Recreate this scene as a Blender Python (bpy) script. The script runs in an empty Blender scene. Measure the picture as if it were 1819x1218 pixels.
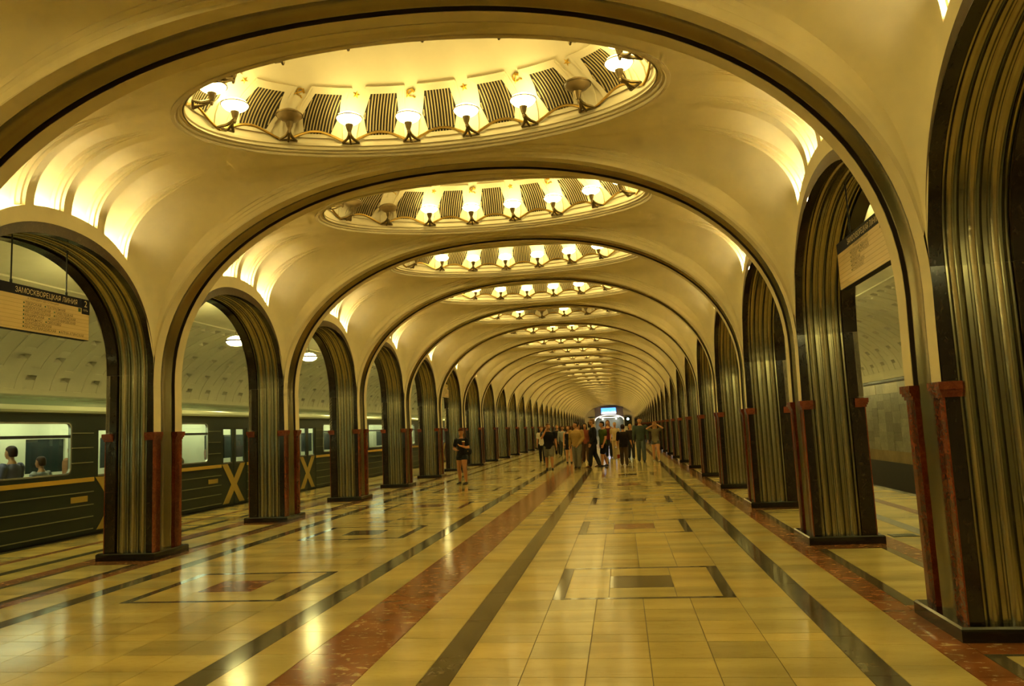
import bpy, bmesh, math, random
from mathutils import Vector, Matrix
random.seed(7)
PI = math.pi
sc = bpy.context.scene
COL = sc.collection

# ------------------------------------------------------------------ camera
F_PX, YAW, PITCH, ROLL = 1346.335, -0.138126, 0.114897, -0.045026
CAM = Vector((2.2414, 0.0, 1.6193))
def cam_axes():
    cy, sy, cp, sp = math.cos(YAW), math.sin(YAW), math.cos(PITCH), math.sin(PITCH)
    fwd = Vector((sy*cp, cy*cp, sp)); right = Vector((cy, -sy, 0)); up = right.cross(fwd)
    cr, sr = math.cos(ROLL), math.sin(ROLL)
    return cr*right+sr*up, -sr*right+cr*up, fwd
AX_R, AX_U, AX_F = cam_axes()
def project(p):
    d = Vector(p)-CAM; z = d.dot(AX_F)
    if z < 0.05: return None
    return 909.5+F_PX*d.dot(AX_R)/z, 609-F_PX*d.dot(AX_U)/z, z
cam = bpy.data.cameras.new('camera'); cam.sensor_width = 36; cam.sensor_fit = 'HORIZONTAL'
cam.lens = F_PX/1819*36; cam.clip_start = .05; cam.clip_end = 400
co = bpy.data.objects.new('camera', cam); COL.objects.link(co)
co.matrix_world = Matrix(((AX_R.x, AX_U.x, -AX_F.x, CAM.x), (AX_R.y, AX_U.y, -AX_F.y, CAM.y), (AX_R.z, AX_U.z, -AX_F.z, CAM.z), (0, 0, 0, 1)))
sc.camera = co
TMP = bpy.data.scenes.new('workbench')          # small side scene for evaluating modifiers and text
def evaluated(o):
    TMP.collection.objects.link(o); vl = TMP.view_layers[0]; vl.update()
    me = bpy.data.meshes.new_from_object(o.evaluated_get(vl.depsgraph)); bpy.data.objects.remove(o)
    return me

# ------------------------------------------------------------------ world, exposure, lamp levels
w = bpy.data.worlds.new('world'); sc.world = w; w.use_nodes = True
w.node_tree.nodes['Background'].inputs[0].default_value = (0, 0, 0, 1)
w.node_tree.nodes['Background'].inputs[1].default_value = 0
vs = sc.view_settings; vs.view_transform = 'Standard'; vs.look = 'None'; vs.exposure = 1.65; vs.gamma = 1; vs.use_curve_mapping = False
sc.cycles.use_denoising = True
sc.cycles.max_bounces = 6; sc.cycles.diffuse_bounces = 4; sc.cycles.glossy_bounces = 4; sc.cycles.use_adaptive_sampling = True; sc.cycles.adaptive_threshold = .07; sc.cycles.adaptive_min_samples = 16; sc.cycles.transparent_max_bounces = 12
sc.cycles.sample_clamp_indirect = 6.0; sc.cycles.caustics_reflective = False; sc.cycles.caustics_refractive = False
BOWL = ((1.0, .79, .26), 5.9)      # glass bowls of the cupola lamps
COVE = ((1.0, .81, .42), 50.0)       # lamps hidden behind the lip under the flutes
PEND = ((1.0, .87, .30), 25.0)       # pendant lamps over the platforms
CARL = ((.95, 1.0, .68), 8.0)       # ceiling lights in the train

# ------------------------------------------------------------------ dimensions (metres)
P = 4.4; HS = 1.835; HC = .365; AX = 4.6; NX = 2.2
def yB(k): return 8.545+P*k          # bay centre
def yC(n): return 10.745+P*n         # column centre
BAYS = range(-3, 31); DOMES = range(-3, 31); COLS = range(-4, 31)  # cupolas and lamps of the last far bays are added for light
Y_END = yC(30)+.6; Y_BACK = yC(-4)-.6
ZR = 5.57
def sup(t, n=NX): return max(0.0, 1-abs(min(1, t))**n)**(1/n)
def Lout(t): return 2.7+1.73*sup(t)
def Lin(t): return 2.7+1.59*sup(t)

# ------------------------------------------------------------------ materials
MATS = {}
def mat(name, color, rough=.5, metal=0., spec=.5, emit=None, var=0., vscale=3., bump=0., bscale=60., tint=False, stretch=None, coat=0.):
    m = bpy.data.materials.new(name); m.use_nodes = True; nt = m.node_tree; n = nt.nodes; b = n['Principled BSDF']
    b.inputs['Base Color'].default_value = (*color, 1); b.inputs['Roughness'].default_value = rough
    b.inputs['Metallic'].default_value = metal; b.inputs['Specular IOR Level'].default_value = spec
    b.inputs['Coat Weight'].default_value = coat; b.inputs['Coat Roughness'].default_value = .06
    if emit:
        b.inputs['Emission Color'].default_value = (*emit[0], 1); b.inputs['Emission Strength'].default_value = emit[1]
    last = None
    if var or bump:
        tc = n.new('ShaderNodeTexCoord'); mp = n.new('ShaderNodeMapping'); nt.links.new(tc.outputs['Object'], mp.inputs[0])
        if stretch: mp.inputs['Scale'].default_value = stretch
    if var:
        nz = n.new('ShaderNodeTexNoise'); nz.inputs['Scale'].default_value = vscale; nz.inputs['Detail'].default_value = 4; nz.inputs['Roughness'].default_value = .62
        nt.links.new(mp.outputs[0], nz.inputs['Vector'])
        mr = n.new('ShaderNodeMapRange'); mr.inputs[1].default_value = .3; mr.inputs[2].default_value = .7; mr.inputs[3].default_value = 1-var; mr.inputs[4].default_value = 1+var*.5
        nt.links.new(nz.outputs[0], mr.inputs[0])
        mx = n.new('ShaderNodeMix'); mx.data_type = 'RGBA'; mx.blend_type = 'MULTIPLY'; mx.inputs[0].default_value = 1
        mx.inputs[6].default_value = (*color, 1); nt.links.new(mr.outputs[0], mx.inputs[7]); last = mx.outputs[2]
    if tint:
        at = n.new('ShaderNodeAttribute'); at.attribute_name = 'tint'
        m2 = n.new('ShaderNodeMix'); m2.data_type = 'RGBA'; m2.blend_type = 'MULTIPLY'; m2.inputs[0].default_value = 1
        if last: nt.links.new(last, m2.inputs[6])
        else: m2.inputs[6].default_value = (*color, 1)
        nt.links.new(at.outputs['Color'], m2.inputs[7]); last = m2.outputs[2]
    if last: nt.links.new(last, b.inputs['Base Color'])
    if bump:
        n2 = n.new('ShaderNodeTexNoise'); n2.inputs['Scale'].default_value = bscale; n2.inputs['Detail'].default_value = 3
        nt.links.new(mp.outputs[0], n2.inputs['Vector'])
        bp = n.new('ShaderNodeBump'); bp.inputs['Strength'].default_value = bump; bp.inputs['Distance'].default_value = .01
        nt.links.new(n2.outputs[0], bp.inputs['Height']); nt.links.new(bp.outputs[0], b.inputs['Normal'])
    MATS[name] = m
    return m
def marble(name, c1, c2, scale, lo, hi, rough, tint=False, dist=1.2, stretch=(1, 1, 1), spec=.5):
    """two-colour stone with flecks or veins"""
    m = mat(name, c1, rough, spec=spec); nt = m.node_tree; n = nt.nodes; b = n['Principled BSDF']
    tc = n.new('ShaderNodeTexCoord'); mp = n.new('ShaderNodeMapping'); mp.inputs['Scale'].default_value = stretch
    nt.links.new(tc.outputs['Object'], mp.inputs[0])
    nz = n.new('ShaderNodeTexNoise'); nz.inputs['Scale'].default_value = scale; nz.inputs['Detail'].default_value = 5; nz.inputs['Roughness'].default_value = .65; nz.inputs['Distortion'].default_value = dist
    nt.links.new(mp.outputs[0], nz.inputs['Vector'])
    rp = n.new('ShaderNodeMapRange'); rp.inputs[1].default_value = lo; rp.inputs[2].default_value = hi; nt.links.new(nz.outputs[0], rp.inputs[0])
    n3 = n.new('ShaderNodeTexNoise'); n3.inputs['Scale'].default_value = scale*.22; n3.inputs['Detail'].default_value = 1.5; nt.links.new(mp.outputs[0], n3.inputs['Vector'])
    mr = n.new('ShaderNodeMapRange'); mr.inputs[1].default_value = .35; mr.inputs[2].default_value = .65; mr.inputs[3].default_value = .8; mr.inputs[4].default_value = 1.12; nt.links.new(n3.outputs[0], mr.inputs[0])
    mx = n.new('ShaderNodeMix'); mx.data_type = 'RGBA'; mx.inputs[6].default_value = (*c1, 1); mx.inputs[7].default_value = (*c2, 1); nt.links.new(rp.outputs[0], mx.inputs[0])
    m2 = n.new('ShaderNodeMix'); m2.data_type = 'RGBA'; m2.blend_type = 'MULTIPLY'; m2.inputs[0].default_value = 1
    nt.links.new(mx.outputs[2], m2.inputs[6]); nt.links.new(mr.outputs[0], m2.inputs[7]); out = m2.outputs[2]
    if tint:
        at = n.new('ShaderNodeAttribute'); at.attribute_name = 'tint'
        m3 = n.new('ShaderNodeMix'); m3.data_type = 'RGBA'; m3.blend_type = 'MULTIPLY'; m3.inputs[0].default_value = 1
        nt.links.new(out, m3.inputs[6]); nt.links.new(at.outputs['Color'], m3.inputs[7]); out = m3.outputs[2]
    nt.links.new(out, b.inputs['Base Color'])
    return m
mat('plaster', (.82, .745, .52), .62, spec=.3, var=.13, vscale=1.1)
mat('rib_plaster', (.70, .62, .42), .6, spec=.3, var=.08, vscale=2)
mat('stucco', (.67, .60, .44), .6, spec=.3, var=.05, vscale=2)
mat('plat_plaster', (.66, .62, .46), .7, spec=.3, var=.10, vscale=.8)
marble('granite', (.017, .011, .007), (.05, .034, .02), 22, .55, .8, .14, stretch=(1, 1, .6))
marble('plinth_stone', (.009, .007, .006), (.022, .018, .014), 20, .55, .8, .12)
marble('granite_lit', (.06, .036, .02), (.12, .08, .045), 18, .5, .8, .3)  # granite of the arch faces, its lit look painted as a lighter brown
mat('steel', (.41, .375, .25), .23, metal=1, var=.12, vscale=2, stretch=(5, 5, .35))
mat('rib_steel', (.30, .255, .145), .26, metal=1, var=.15, vscale=2)
marble('red_stone', (.13, .021, .005), (.23, .056, .018), 22, .45, .75, .26)
mat('joint', (.02, .012, .008), .5)
marble('tile_beige', (.47, .36, .118), (.39, .28, .082), 5, .5, .85, .16, tint=True, dist=2.5, stretch=(.6, 2.2, 1), spec=.13)
marble('tile_grey', (.085, .066, .034), (.12, .094, .05), 12, .4, .75, .10, tint=True, spec=.28)
marble('tile_red', (.235, .082, .026), (.48, .33, .13), 9, .575, .65, .15, tint=True, dist=.8, stretch=(1, 1.9, 1), spec=.15)
mat('grout', (.12, .085, .04), .8)
mat('edge_stone', (.02, .018, .014), .4)
mat('brass', (.50, .33, .09), .33, metal=1, var=.2, vscale=14)
mat('lamp_metal', (.20, .15, .075), .42, metal=1, var=.25, vscale=20)
mat('bowl_lit', (.9, .8, .55), .4, emit=BOWL)
mat('bowl_off', (.22, .155, .07), .32, var=.1, vscale=9)
mat('gold', (.62, .38, .06), .35, metal=.85)
mat('grille_dark', (.02, .013, .007), .7)
mat('slat', (.42, .34, .17), .5)
mat('cove_lamp', (.9, .85, .7), .5, emit=COVE)
mat('pend_glass', (.9, .88, .75), .4, emit=PEND)
mat('black_metal', (.012, .011, .01), .4, metal=.5)
mat('car_green', (.004, .011, .006), .35)
mat('car_roof', (.085, .125, .09), .16, coat=.4)
mat('car_gutter', (.30, .33, .24), .2, coat=.3)
mat('car_rib', (.16, .16, .09), .4)
mat('car_yellow', (.42, .26, .035), .4)
mat('car_x', (.30, .20, .03), .45)
mat('car_frame', (.45, .47, .42), .25, metal=.7)
mat('car_inside', (.62, .60, .42), .5)
mat('car_light', (.9, .9, .8), .5, emit=CARL)
mat('seat_brown', (.12, .055, .025), .5)
mat('rubber', (.008, .008, .007), .6)
mat('sign_navy', (.006, .007, .022), .5, spec=.15)
mat('sign_cream', (.66, .50, .235), .3, var=.05)
mat('sign_line', (.33, .22, .08), .5)
mat('sign_yellow', (.62, .47, .09), .4)
mat('sign_text', (.035, .022, .014), .5)
mat('sign_white', (.75, .62, .34), .4)
mat('sign_green', (.012, .085, .03), .5)
marble('wall_grey', (.215, .20, .13), (.32, .30, .205), 7, .45, .75, .3, tint=True)
marble('wall_light', (.42, .37, .22), (.33, .28, .14), 5, .45, .75, .3, tint=True)
marble('wall_tan', (.27, .19, .075), (.33, .24, .11), 6, .45, .75, .35)
mat('wall_dark', (.035, .027, .018), .5)
mat('track', (.015, .014, .012), .8)
mat('panel_purple', (.20, .16, .22), .6)
mat('passage', (.26, .28, .25), .7)
mat('trim_light', (.8, .8, .7), .4, emit=((1, .93, .7), .6))
mat('spot', (.9, .9, .8), .4, emit=((1, .95, .8), 6.0))
mat('stand_black', (.012, .014, .014), .3)
mat('glow', (.8, .9, .8), .4, emit=((.55, 1.0, .75), 3.0))
def glass():
    m = bpy.data.materials.new('pane'); m.use_nodes = True; nt = m.node_tree; n = nt.nodes; n.clear()
    o = n.new('ShaderNodeOutputMaterial'); mx = n.new('ShaderNodeMixShader'); t = n.new('ShaderNodeBsdfTransparent'); g = n.new('ShaderNodeBsdfGlossy'); f = n.new('ShaderNodeMapRange'); lw = n.new('ShaderNodeLayerWeight'); lw.inputs[0].default_value = .5; pw = n.new('ShaderNodeMath'); pw.operation = 'POWER'; pw.inputs[1].default_value = 4
    nt.links.new(lw.outputs['Facing'], pw.inputs[0]); nt.links.new(pw.outputs[0], f.inputs[0]); f.inputs[3].default_value = .03; f.inputs[4].default_value = .5; g.inputs['Roughness'].default_value = .02; t.inputs[0].default_value = (.82, .88, .8, 1)
    nt.links.new(f.outputs[0], mx.inputs[0]); nt.links.new(t.outputs[0], mx.inputs[1]); nt.links.new(g.outputs[0], mx.inputs[2]); nt.links.new(mx.outputs[0], o.inputs[0])
    MATS['pane'] = m
glass()
def screen_mat():
    m = mat('screen', (.05, .06, .1), .3); nt = m.node_tree; n = nt.nodes; b = n['Principled BSDF']
    tc = n.new('ShaderNodeTexCoord'); sp = n.new('ShaderNodeSeparateXYZ'); nt.links.new(tc.outputs['Object'], sp.inputs[0])
    nz = n.new('ShaderNodeTexNoise'); nz.inputs['Scale'].default_value = 2.2; nt.links.new(tc.outputs['Object'], nz.inputs['Vector'])
    ad = n.new('ShaderNodeMath'); ad.operation = 'MULTIPLY_ADD'; ad.inputs[1].default_value = .55; nt.links.new(nz.outputs[0], ad.inputs[0]); nt.links.new(sp.outputs[2], ad.inputs[2])
    cr = n.new('ShaderNodeValToRGB'); nt.links.new(ad.outputs[0], cr.inputs[0])
    e = cr.color_ramp.elements; e[0].position = .38; e[0].color = (.85, .9, 1, 1); e[1].position = .85; e[1].color = (.03, .12, .55, 1)
    x = e.new(.6); x.color = (.2, .5, 1, 1)
    nt.links.new(cr.outputs[0], b.inputs['Emission Color']); b.inputs['Emission Strength'].default_value = 2.2
screen_mat()

# ------------------------------------------------------------------ mesh helpers
class MB:
    def __init__(s): s.v = []; s.f = []; s.m = []; s.mats = []; s.tint = None
    def mi(s, name):
        if name not in s.mats: s.mats.append(name)
        return s.mats.index(name)
    def add(s, vs, fs, m):
        o = len(s.v); k = s.mi(m); s.v += [tuple(p) for p in vs]
        for f in fs: s.f.append(tuple(i+o for i in f)); s.m.append(k)
    def box(s, a, b, m):
        x0, y0, z0 = a; x1, y1, z1 = b
        s.add([(x0,y0,z0),(x1,y0,z0),(x1,y1,z0),(x0,y1,z0),(x0,y0,z1),(x1,y0,z1),(x1,y1,z1),(x0,y1,z1)],
              [(0,3,2,1),(4,5,6,7),(0,1,5,4),(1,2,6,5),(2,3,7,6),(3,0,4,7)], m)
    def bbox(s, a, b, m, r=.008):
        """box with chamfered top edges"""
        x0, y0, z0 = a; x1, y1, z1 = b
        v = [(x0,y0,z0),(x1,y0,z0),(x1,y1,z0),(x0,y1,z0),(x0,y0,z1-r),(x1,y0,z1-r),(x1,y1,z1-r),(x0,y1,z1-r),(x0+r,y0+r,z1),(x1-r,y0+r,z1),(x1-r,y1-r,z1),(x0+r,y1-r,z1)]
        s.add(v, [(0,3,2,1),(0,1,5,4),(1,2,6,5),(2,3,7,6),(3,0,4,7),(4,5,9,8),(5,6,10,9),(6,7,11,10),(7,4,8,11),(8,9,10,11)], m)
    def obox(s, mtx, sx, sy, sz, m):
        vs = [mtx @ Vector((i*sx, j*sy, k*sz)) for k in (-.5,.5) for j in (-.5,.5) for i in (-.5,.5)]
        s.add(vs, [(0,2,3,1),(4,5,7,6),(0,1,5,4),(1,3,7,5),(3,2,6,7),(2,0,4,6)], m)
    def grid(s, rows, m, closed=False, flip=False):
        R, C = len(rows), len(rows[0]); o = len(s.v); k = s.mi(m)
        for r in rows: s.v += [tuple(p) for p in r]
        for i in range(R-1):
            for j in range(C if closed else C-1):
                j2 = (j+1) % C; q = (o+i*C+j, o+i*C+j2, o+(i+1)*C+j2, o+(i+1)*C+j)
                s.f.append(q[::-1] if flip else q); s.m.append(k)
    def tube(s, pts, r, m, n=8, caps=True, rad=None):
        pts = [Vector(p) for p in pts]; rows = []; up = None
        for i, p in enumerate(pts):
            t = (pts[min(i+1, len(pts)-1)]-pts[max(i-1, 0)]).normalized()
            if up is None: up = t.orthogonal().normalized()
            up = (up-t*up.dot(t)).normalized(); sd = t.cross(up); rr = rad[i] if rad else r
            rows.append([p+(up*math.cos(2*PI*j/n)+sd*math.sin(2*PI*j/n))*rr for j in range(n)])
        o = len(s.v); s.grid(rows, m, True)
        if caps:
            k = s.mi(m); s.f.append(tuple(range(o+n-1, o-1, -1))); s.m.append(k)
            b = o+n*(len(rows)-1); s.f.append(tuple(range(b, b+n))); s.m.append(k)
    def lathe(s, prof, m, n=16, c=(0,0,0), mtx=None):
        rows = []
        for r, z in prof:
            row = [Vector((r*math.cos(2*PI*j/n), r*math.sin(2*PI*j/n), z)) for j in range(n)]
            rows.append([(mtx @ p if mtx else p)+Vector(c) for p in row])
        s.grid(rows, m, True)
    def prism(s, poly, y0, y1, m, plane='xz'):
        """extrude a 2D polygon; plane xz -> along y"""
        n = len(poly)
        def P3(p, t):
            return {'xz': (p[0], t, p[1]), 'yz': (t, p[0], p[1]), 'xy': (p[0], p[1], t)}[plane]
        vs = [P3(p, y0) for p in poly]+[P3(p, y1) for p in poly]
        s.add(vs, [tuple(range(n)), tuple(range(2*n-1, n-1, -1))]+[(i, (i+1) % n+0, (i+1) % n+n, i+n) for i in range(n)], m)
    def mesh(s, name, smooth=True, angle=35, weld=False, tints=None):
        me = bpy.data.meshes.new(name); me.from_pydata(s.v, [], s.f)
        for k in s.mats: me.materials.append(MATS[k])
        me.polygons.foreach_set('material_index', s.m)
        if tints:
            at = me.color_attributes.new('tint', 'FLOAT_COLOR', 'CORNER'); buf = []
            for f, t in zip(s.f, tints): buf += [*t, 1]*len(f)
            at.data.foreach_set('color', buf)
        bm = bmesh.new(); bm.from_mesh(me)
        if weld: bmesh.ops.remove_doubles(bm, verts=bm.verts, dist=1e-5)
        bmesh.ops.recalc_face_normals(bm, faces=bm.faces); bm.to_mesh(me); bm.free()
        if smooth:
            me.polygons.foreach_set('use_smooth', [True]*len(me.polygons)); me.set_sharp_from_angle(angle=math.radians(angle))
        me.update(); return me
def ob(name, me, parent=None, loc=None, mtx=None):
    o = bpy.data.objects.new(name, me); COL.objects.link(o)
    if parent: o.parent = parent
    if mtx is not None: o.matrix_local = mtx
    elif loc is not None: o.location = loc
    return o
def empty(name, loc=(0,0,0), rz=0):
    o = bpy.data.objects.new(name, None); COL.objects.link(o); o.location = loc; o.rotation_euler.z = rz; o.empty_display_size = .2
    return o
def tag(o, label=None, cat=None, group=None, kind=None):
    if label: o['label'] = label
    if cat: o['category'] = cat
    if group: o['group'] = group
    if kind: o['kind'] = kind
    return o
ONES = 'zeroth first second third fourth fifth sixth seventh eighth ninth tenth eleventh twelfth thirteenth fourteenth fifteenth sixteenth seventeenth eighteenth nineteenth'.split()
TENS = {2: 'twent', 3: 'thirt'}
def ordn(i):
    if i < 20: return ONES[i]
    t, u = divmod(i, 10)
    return TENS[t]+('ieth' if u == 0 else 'y-'+ONES[u])

# ------------------------------------------------------------------ nave vault bay (one mesh, shared)
def zc(t): return Lout(t)+.2*(1-min(1, t)**6)
def zv(x, y):
    x = min(abs(x), AX-1e-4); t = min(abs(y)/HS, 1)
    r = 1.6+3.0*t**2.4; u = (AX-x)/r; b = zc(t)
    s = 1.0 if u >= 1 else (1-(1-u)**2.2)**(1/2.2)
    return b+(ZR-b)*s
def flute_p(y):
    y = abs(y)
    for c in (.315, .945):
        d = .245-abs(y-c)
        if d > 0: return .3 if d < .03 else (.65 if d < .06 else 1.0)
    return 0.
def vault_mesh(hole=True):
    e = .0012; Y = [0, .035]
    for c in (.315, .945):
        for q in (c-.245, c-.215, c-.185): Y += [q-e, q+e]
        Y += [c-.09, c, c+.09]
        for q in (c+.185, c+.215, c+.245): Y += [q-e, q+e]
    Y += [1.25, 1.33, 1.42, 1.5, 1.57, 1.6]
    ED = [.235, .20, .166-.0, .166-2*e, .112, .112-2*e, .058, .058-2*e, .03, .012]      # distances from the rib along the surface
    Y += [1.6+.2*(i+1)/12 for i in range(len(ED))]+[HS]
    Y = sorted(Y)
    X = [3+1.6*math.cos(PI/2*i/24)**.9 for i in range(24)]+[3*math.cos(PI/2*i/26) for i in range(27)]
    rows = []
    def moul(d): return 0 if d < .0575 else (.02 if d < .1115 else (.04 if d < .1655 else .06))
    NE = len(ED)
    def edge_ys(x):
        """y positions at the distances ED from the rib"""
        N = 400; ys = [HS-(HS-1.6)*(i/N)**2 for i in range(N+1)]; L = [0.]
        for a, b in zip(ys, ys[1:]): L.append(L[-1]+math.hypot(a-b, zv(x, a)-zv(x, b)))
        out = []
        for d in ED:
            i = next((i for i, l in enumerate(L) if l >= d), N)
            out.append(1.6+1e-4*(len(out)+1) if i >= N else ys[i-1]+(ys[i]-ys[i-1])*((d-L[i-1])/max(1e-9, L[i]-L[i-1])))
        return out
    # lip and pocket rows at the wall
    Y0 = list(Y); Y = Y0[:len(Y0)-NE-1]+edge_ys(AX)+[HS]
    lip = [(AX, y, Lout(y/HS)) for y in Y]; rows.append(lip)
    D = [1.0 if flute_p(y) >= 1 else 0. for y in Y]
    rows.append([(AX, y, zc(y/HS)) for y in Y])
    rows.append([(AX+.025*d, y, zc(y/HS)) for y, d in zip(Y, D)])
    rows.append([(AX+.025*d, y, zc(y/HS)-.11*d) for y, d in zip(Y, D)])
    rows.append([(AX+.15*flute_p(y)*(1 if d else 0), y, zc(y/HS)-.11*d) for y, d in zip(Y, D)])
    for i, x in enumerate(X):
        ye = 0
        if hole and x < 3: ye = 1.53*math.sqrt(max(0, 1-(x/3)**2))
        row = []; EY = edge_ys(x)
        for jy, y0 in enumerate(Y):
            je = jy-(len(Y)-NE-1)
            y = ye+y0*(1.6-ye)/1.6 if je < 0 else (EY[je] if je < NE else HS)
            dist = 1. if je < 0 else (ED[je] if je < NE else 0.)
            z = zv(x, y); h = 1e-3
            xx = min(x, AX-2e-3)
            gx = (zv(xx+h, y)-zv(xx-h, y))/(2*h); gy = (zv(xx, min(y+h, HS))-zv(xx, y-h))/(2*h) if y > h else 0
            n = Vector((-gx, -gy, 1)).normalized() if i else Vector((1, 0, 0))
            u = (AX-x)/1.35; f = max(0, 1-u); f = f*f*(3-2*f)
            fd = min(1., max(0., (y0-1.0)/.5)) if je < 0 else 1.
            dsp = .15*flute_p(y0)*f+moul(dist)*fd*fd*(3-2*fd)*min(1., (AX-x)/.35)
            q3 = Vector((x, y, z))+n*dsp if je < NE or i == 0 else Vector((x, y, z-.03*min(1., (AX-x)/.35)))
            q3.y = min(q3.y, HS-.0002*(len(Y)-jy-1)); row.append(q3)
        rows.append(row)
    b = MB()
    for sx in (1, -1):
        for sy in (1, -1):
            b.grid([[(p[0]*sx, p[1]*sy, p[2]) for p in r] for r in rows], 'plaster', flip=sx*sy < 0)
    return b.mesh('vault', angle=32, weld=True)
VAULT = vault_mesh(True); VAULT_PLAIN = vault_mesh(False)
def cove_mesh(c):
    b = MB(); z0 = zc((c-.17)/HS)-.095; z1 = zc((c+.17)/HS)-.095
    pts = [(AX+.075, c-.17, z0+.02), (AX+.075, c+.17, z1+.02)]
    b.tube(pts, .022, 'cove_lamp', 8)
    return b.mesh('cove_lamp')
COVES = [cove_mesh(.315), cove_mesh(.945)]
for k in BAYS:
    o = tag(ob('ceiling', VAULT if k in DOMES else VAULT_PLAIN, loc=(0, yB(k), 0)), kind='structure')
    if True:
        for sx in (1, -1):
            for sy in (1, -1):
                for me in COVES:
                    c = ob('cove_lamp', me, o); c.scale = (sx, sy, 1)

# ------------------------------------------------------------------ ribs, arcade arches, columns
def rib_path():
    pts = [(4.589, 1.835), (4.592, 2.1), (4.597, 2.4)]
    N = 30
    for i in range(N+1):
        a = PI/2*i/N; pts.append((4.6*max(0, math.cos(a))**(2/NX), 2.55+3.0*math.sin(a)**(2/NX)))
    return pts+[(-x, z) for x, z in pts[-2::-1]]
RP = rib_path()
def rib_rows(prof):
    """sweep (y, depth) profile along the rib; depth>0 goes into the vault"""
    rows = []
    for i, (x, z) in enumerate(RP):
        x0, z0 = RP[max(0, i-1)]; x1, z1 = RP[min(len(RP)-1, i+1)]
        t = Vector((x1-x0, 0, z1-z0)).normalized(); n = Vector((t.z, 0, -t.x))   # outward
        q = max(0., min(1., (z-2.95)/.5))           # the side faces only exist where the vault springs
        rows.append([Vector((x, y, z))+n*(d if d < .2 else d*q) for y, d in prof])
    return rows
def lobes(y0, y1, n, base, amp, seg=6, flat=.25):
    """convex rolls between fillets across a steel panel"""
    pr = []; wd = (y1-y0)/n
    for i in range(n):
        a = y0+i*wd; f = wd*flat*.5
        pr += [(a+.001, base), (a+f*.45, base), (a+f*.5, base-amp*.35), (a+f*.95, base-amp*.35)]
        for j in range(seg+1):
            q = j/seg; pr.append((a+f+(wd-2*f)*q, base-amp*max(0, math.sin(PI*q))**.75))
        pr += [(a+wd-f*.95, base-amp*.35), (a+wd-f*.5, base-amp*.35), (a+wd-f*.45, base), (a+wd-.001, base)]
    return pr
b = MB(); b.grid(rib_rows([(-HC, .21), (-HC, 0), (-.185, 0), (-.183, .055)]), 'rib_plaster'); RIB_A = b.mesh('plaster_band', angle=40)
b = MB(); b.grid(rib_rows([(.183, .06), (.185, 0), (HC, 0), (HC, .21)]), 'rib_plaster'); RIB_B = b.mesh('plaster_band', angle=40)
b = MB(); b.grid(rib_rows([(.162, .052), (.178, .052), (.178, .004), (.184, .004)]), 'joint'); RIB_J = b.mesh('dark_edge', angle=40)
b = MB(); b.grid(rib_rows([(-.183, .03), (-.165, .012)]+[(-.165+.25*i/10, .012+.03*(math.sin(PI*i/10))) for i in range(11)]+[(.09, .03), (.10, .02), (.125, .02), (.13, .04), (.162, .052)]), 'rib_steel'); RIB_S = b.mesh('steel_channel', angle=40)
for n in COLS:
    pos = 'nearest' if n == -1 else (ordn(n+2)+' nearest')
    t = empty('transverse_arch', (0, yC(n), 1.835)); lab = f'{pos} cream arch rib with steel channel spanning the nave' if n >= -1 else 'cream arch rib with steel channel behind the viewpoint'
    tag(t, lab, 'arch', 'transverse arches over the nave')
    for nm, me in (('plaster_band', RIB_A), ('plaster_band', RIB_B), ('channel_edge', RIB_J), ('steel_channel', RIB_S)): ob(nm, me, t, (0, 0, -1.835))

def arch_path(b, N=26):
    pts = []
    for i in range(N+1):
        a = PI/2*i/N; pts.append((HS*max(0, math.cos(a))**(2/NX), 2.7+b*math.sin(a)**(2/NX)))
    return pts+[(-y, z) for y, z in pts[-2::-1]]
def arch_rows(prof, b=1.59):
    AP = arch_path(b); rows = []
    for i, (y, z) in enumerate(AP):
        y0, z0 = AP[max(0, i-1)]; y1, z1 = AP[min(len(AP)-1, i+1)]
        t = Vector((0, y1-y0, z1-z0)).normalized(); n = Vector((0, t.z, -t.y))
        rows.append([Vector((x, y, z))+n*d for x, d in prof])
    return rows
STEEL_PROF = lobes(4.705, 5.185, 3, .042, .032, 8, .36)
b = MB(); b.grid(arch_rows([(4.70, .05), (4.70, 0), (4.60, 0)]), 'granite'); ARC_N = b.mesh('granite_band', angle=40)
b = MB(); b.grid(arch_rows([(5.19, .05), (5.19, 0), (5.36, 0)]), 'granite'); ARC_P = b.mesh('granite_band', angle=40)
b = MB(); b.grid(arch_rows(STEEL_PROF), 'steel'); ARC_S = b.mesh('steel_lining', angle=40)
b = MB()
for X in (4.598, 5.362):
    i_, o_ = arch_path(1.59), arch_path(1.73)
    b.grid([[(X, y, z) for y, z in i_], [(X, y, z) for y, z in o_]], 'granite_lit')
ARC_F = b.mesh('arch_face')
for k in BAYS:
    for s in (-1, 1):
        side = 'train side' if s < 0 else 'right'
        t = empty('arcade_arch', (0, yB(k), 2.7)); t.scale = (s, 1, 1)
        i = k+1 if s < 0 else k+2
        lab = (f'{ordn(k+1)} arch in view of the left arcade, dark granite and fluted steel' if s < 0 else f'{ordn(k+1)} full arch of the right arcade, dark granite and fluted steel') if k >= 0 else ('nearest part-cut arch of the right arcade, granite and steel' if (k == -1 and s > 0) else 'granite and steel arcade arch behind the viewpoint')
        tag(t, lab, 'arch', 'arcade arches')
        for nm, me in (('granite_band', ARC_N), ('granite_band', ARC_P), ('steel_lining', ARC_S), ('arch_face', ARC_F)): ob(nm, me, t, (0, 0, -2.7))

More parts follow.
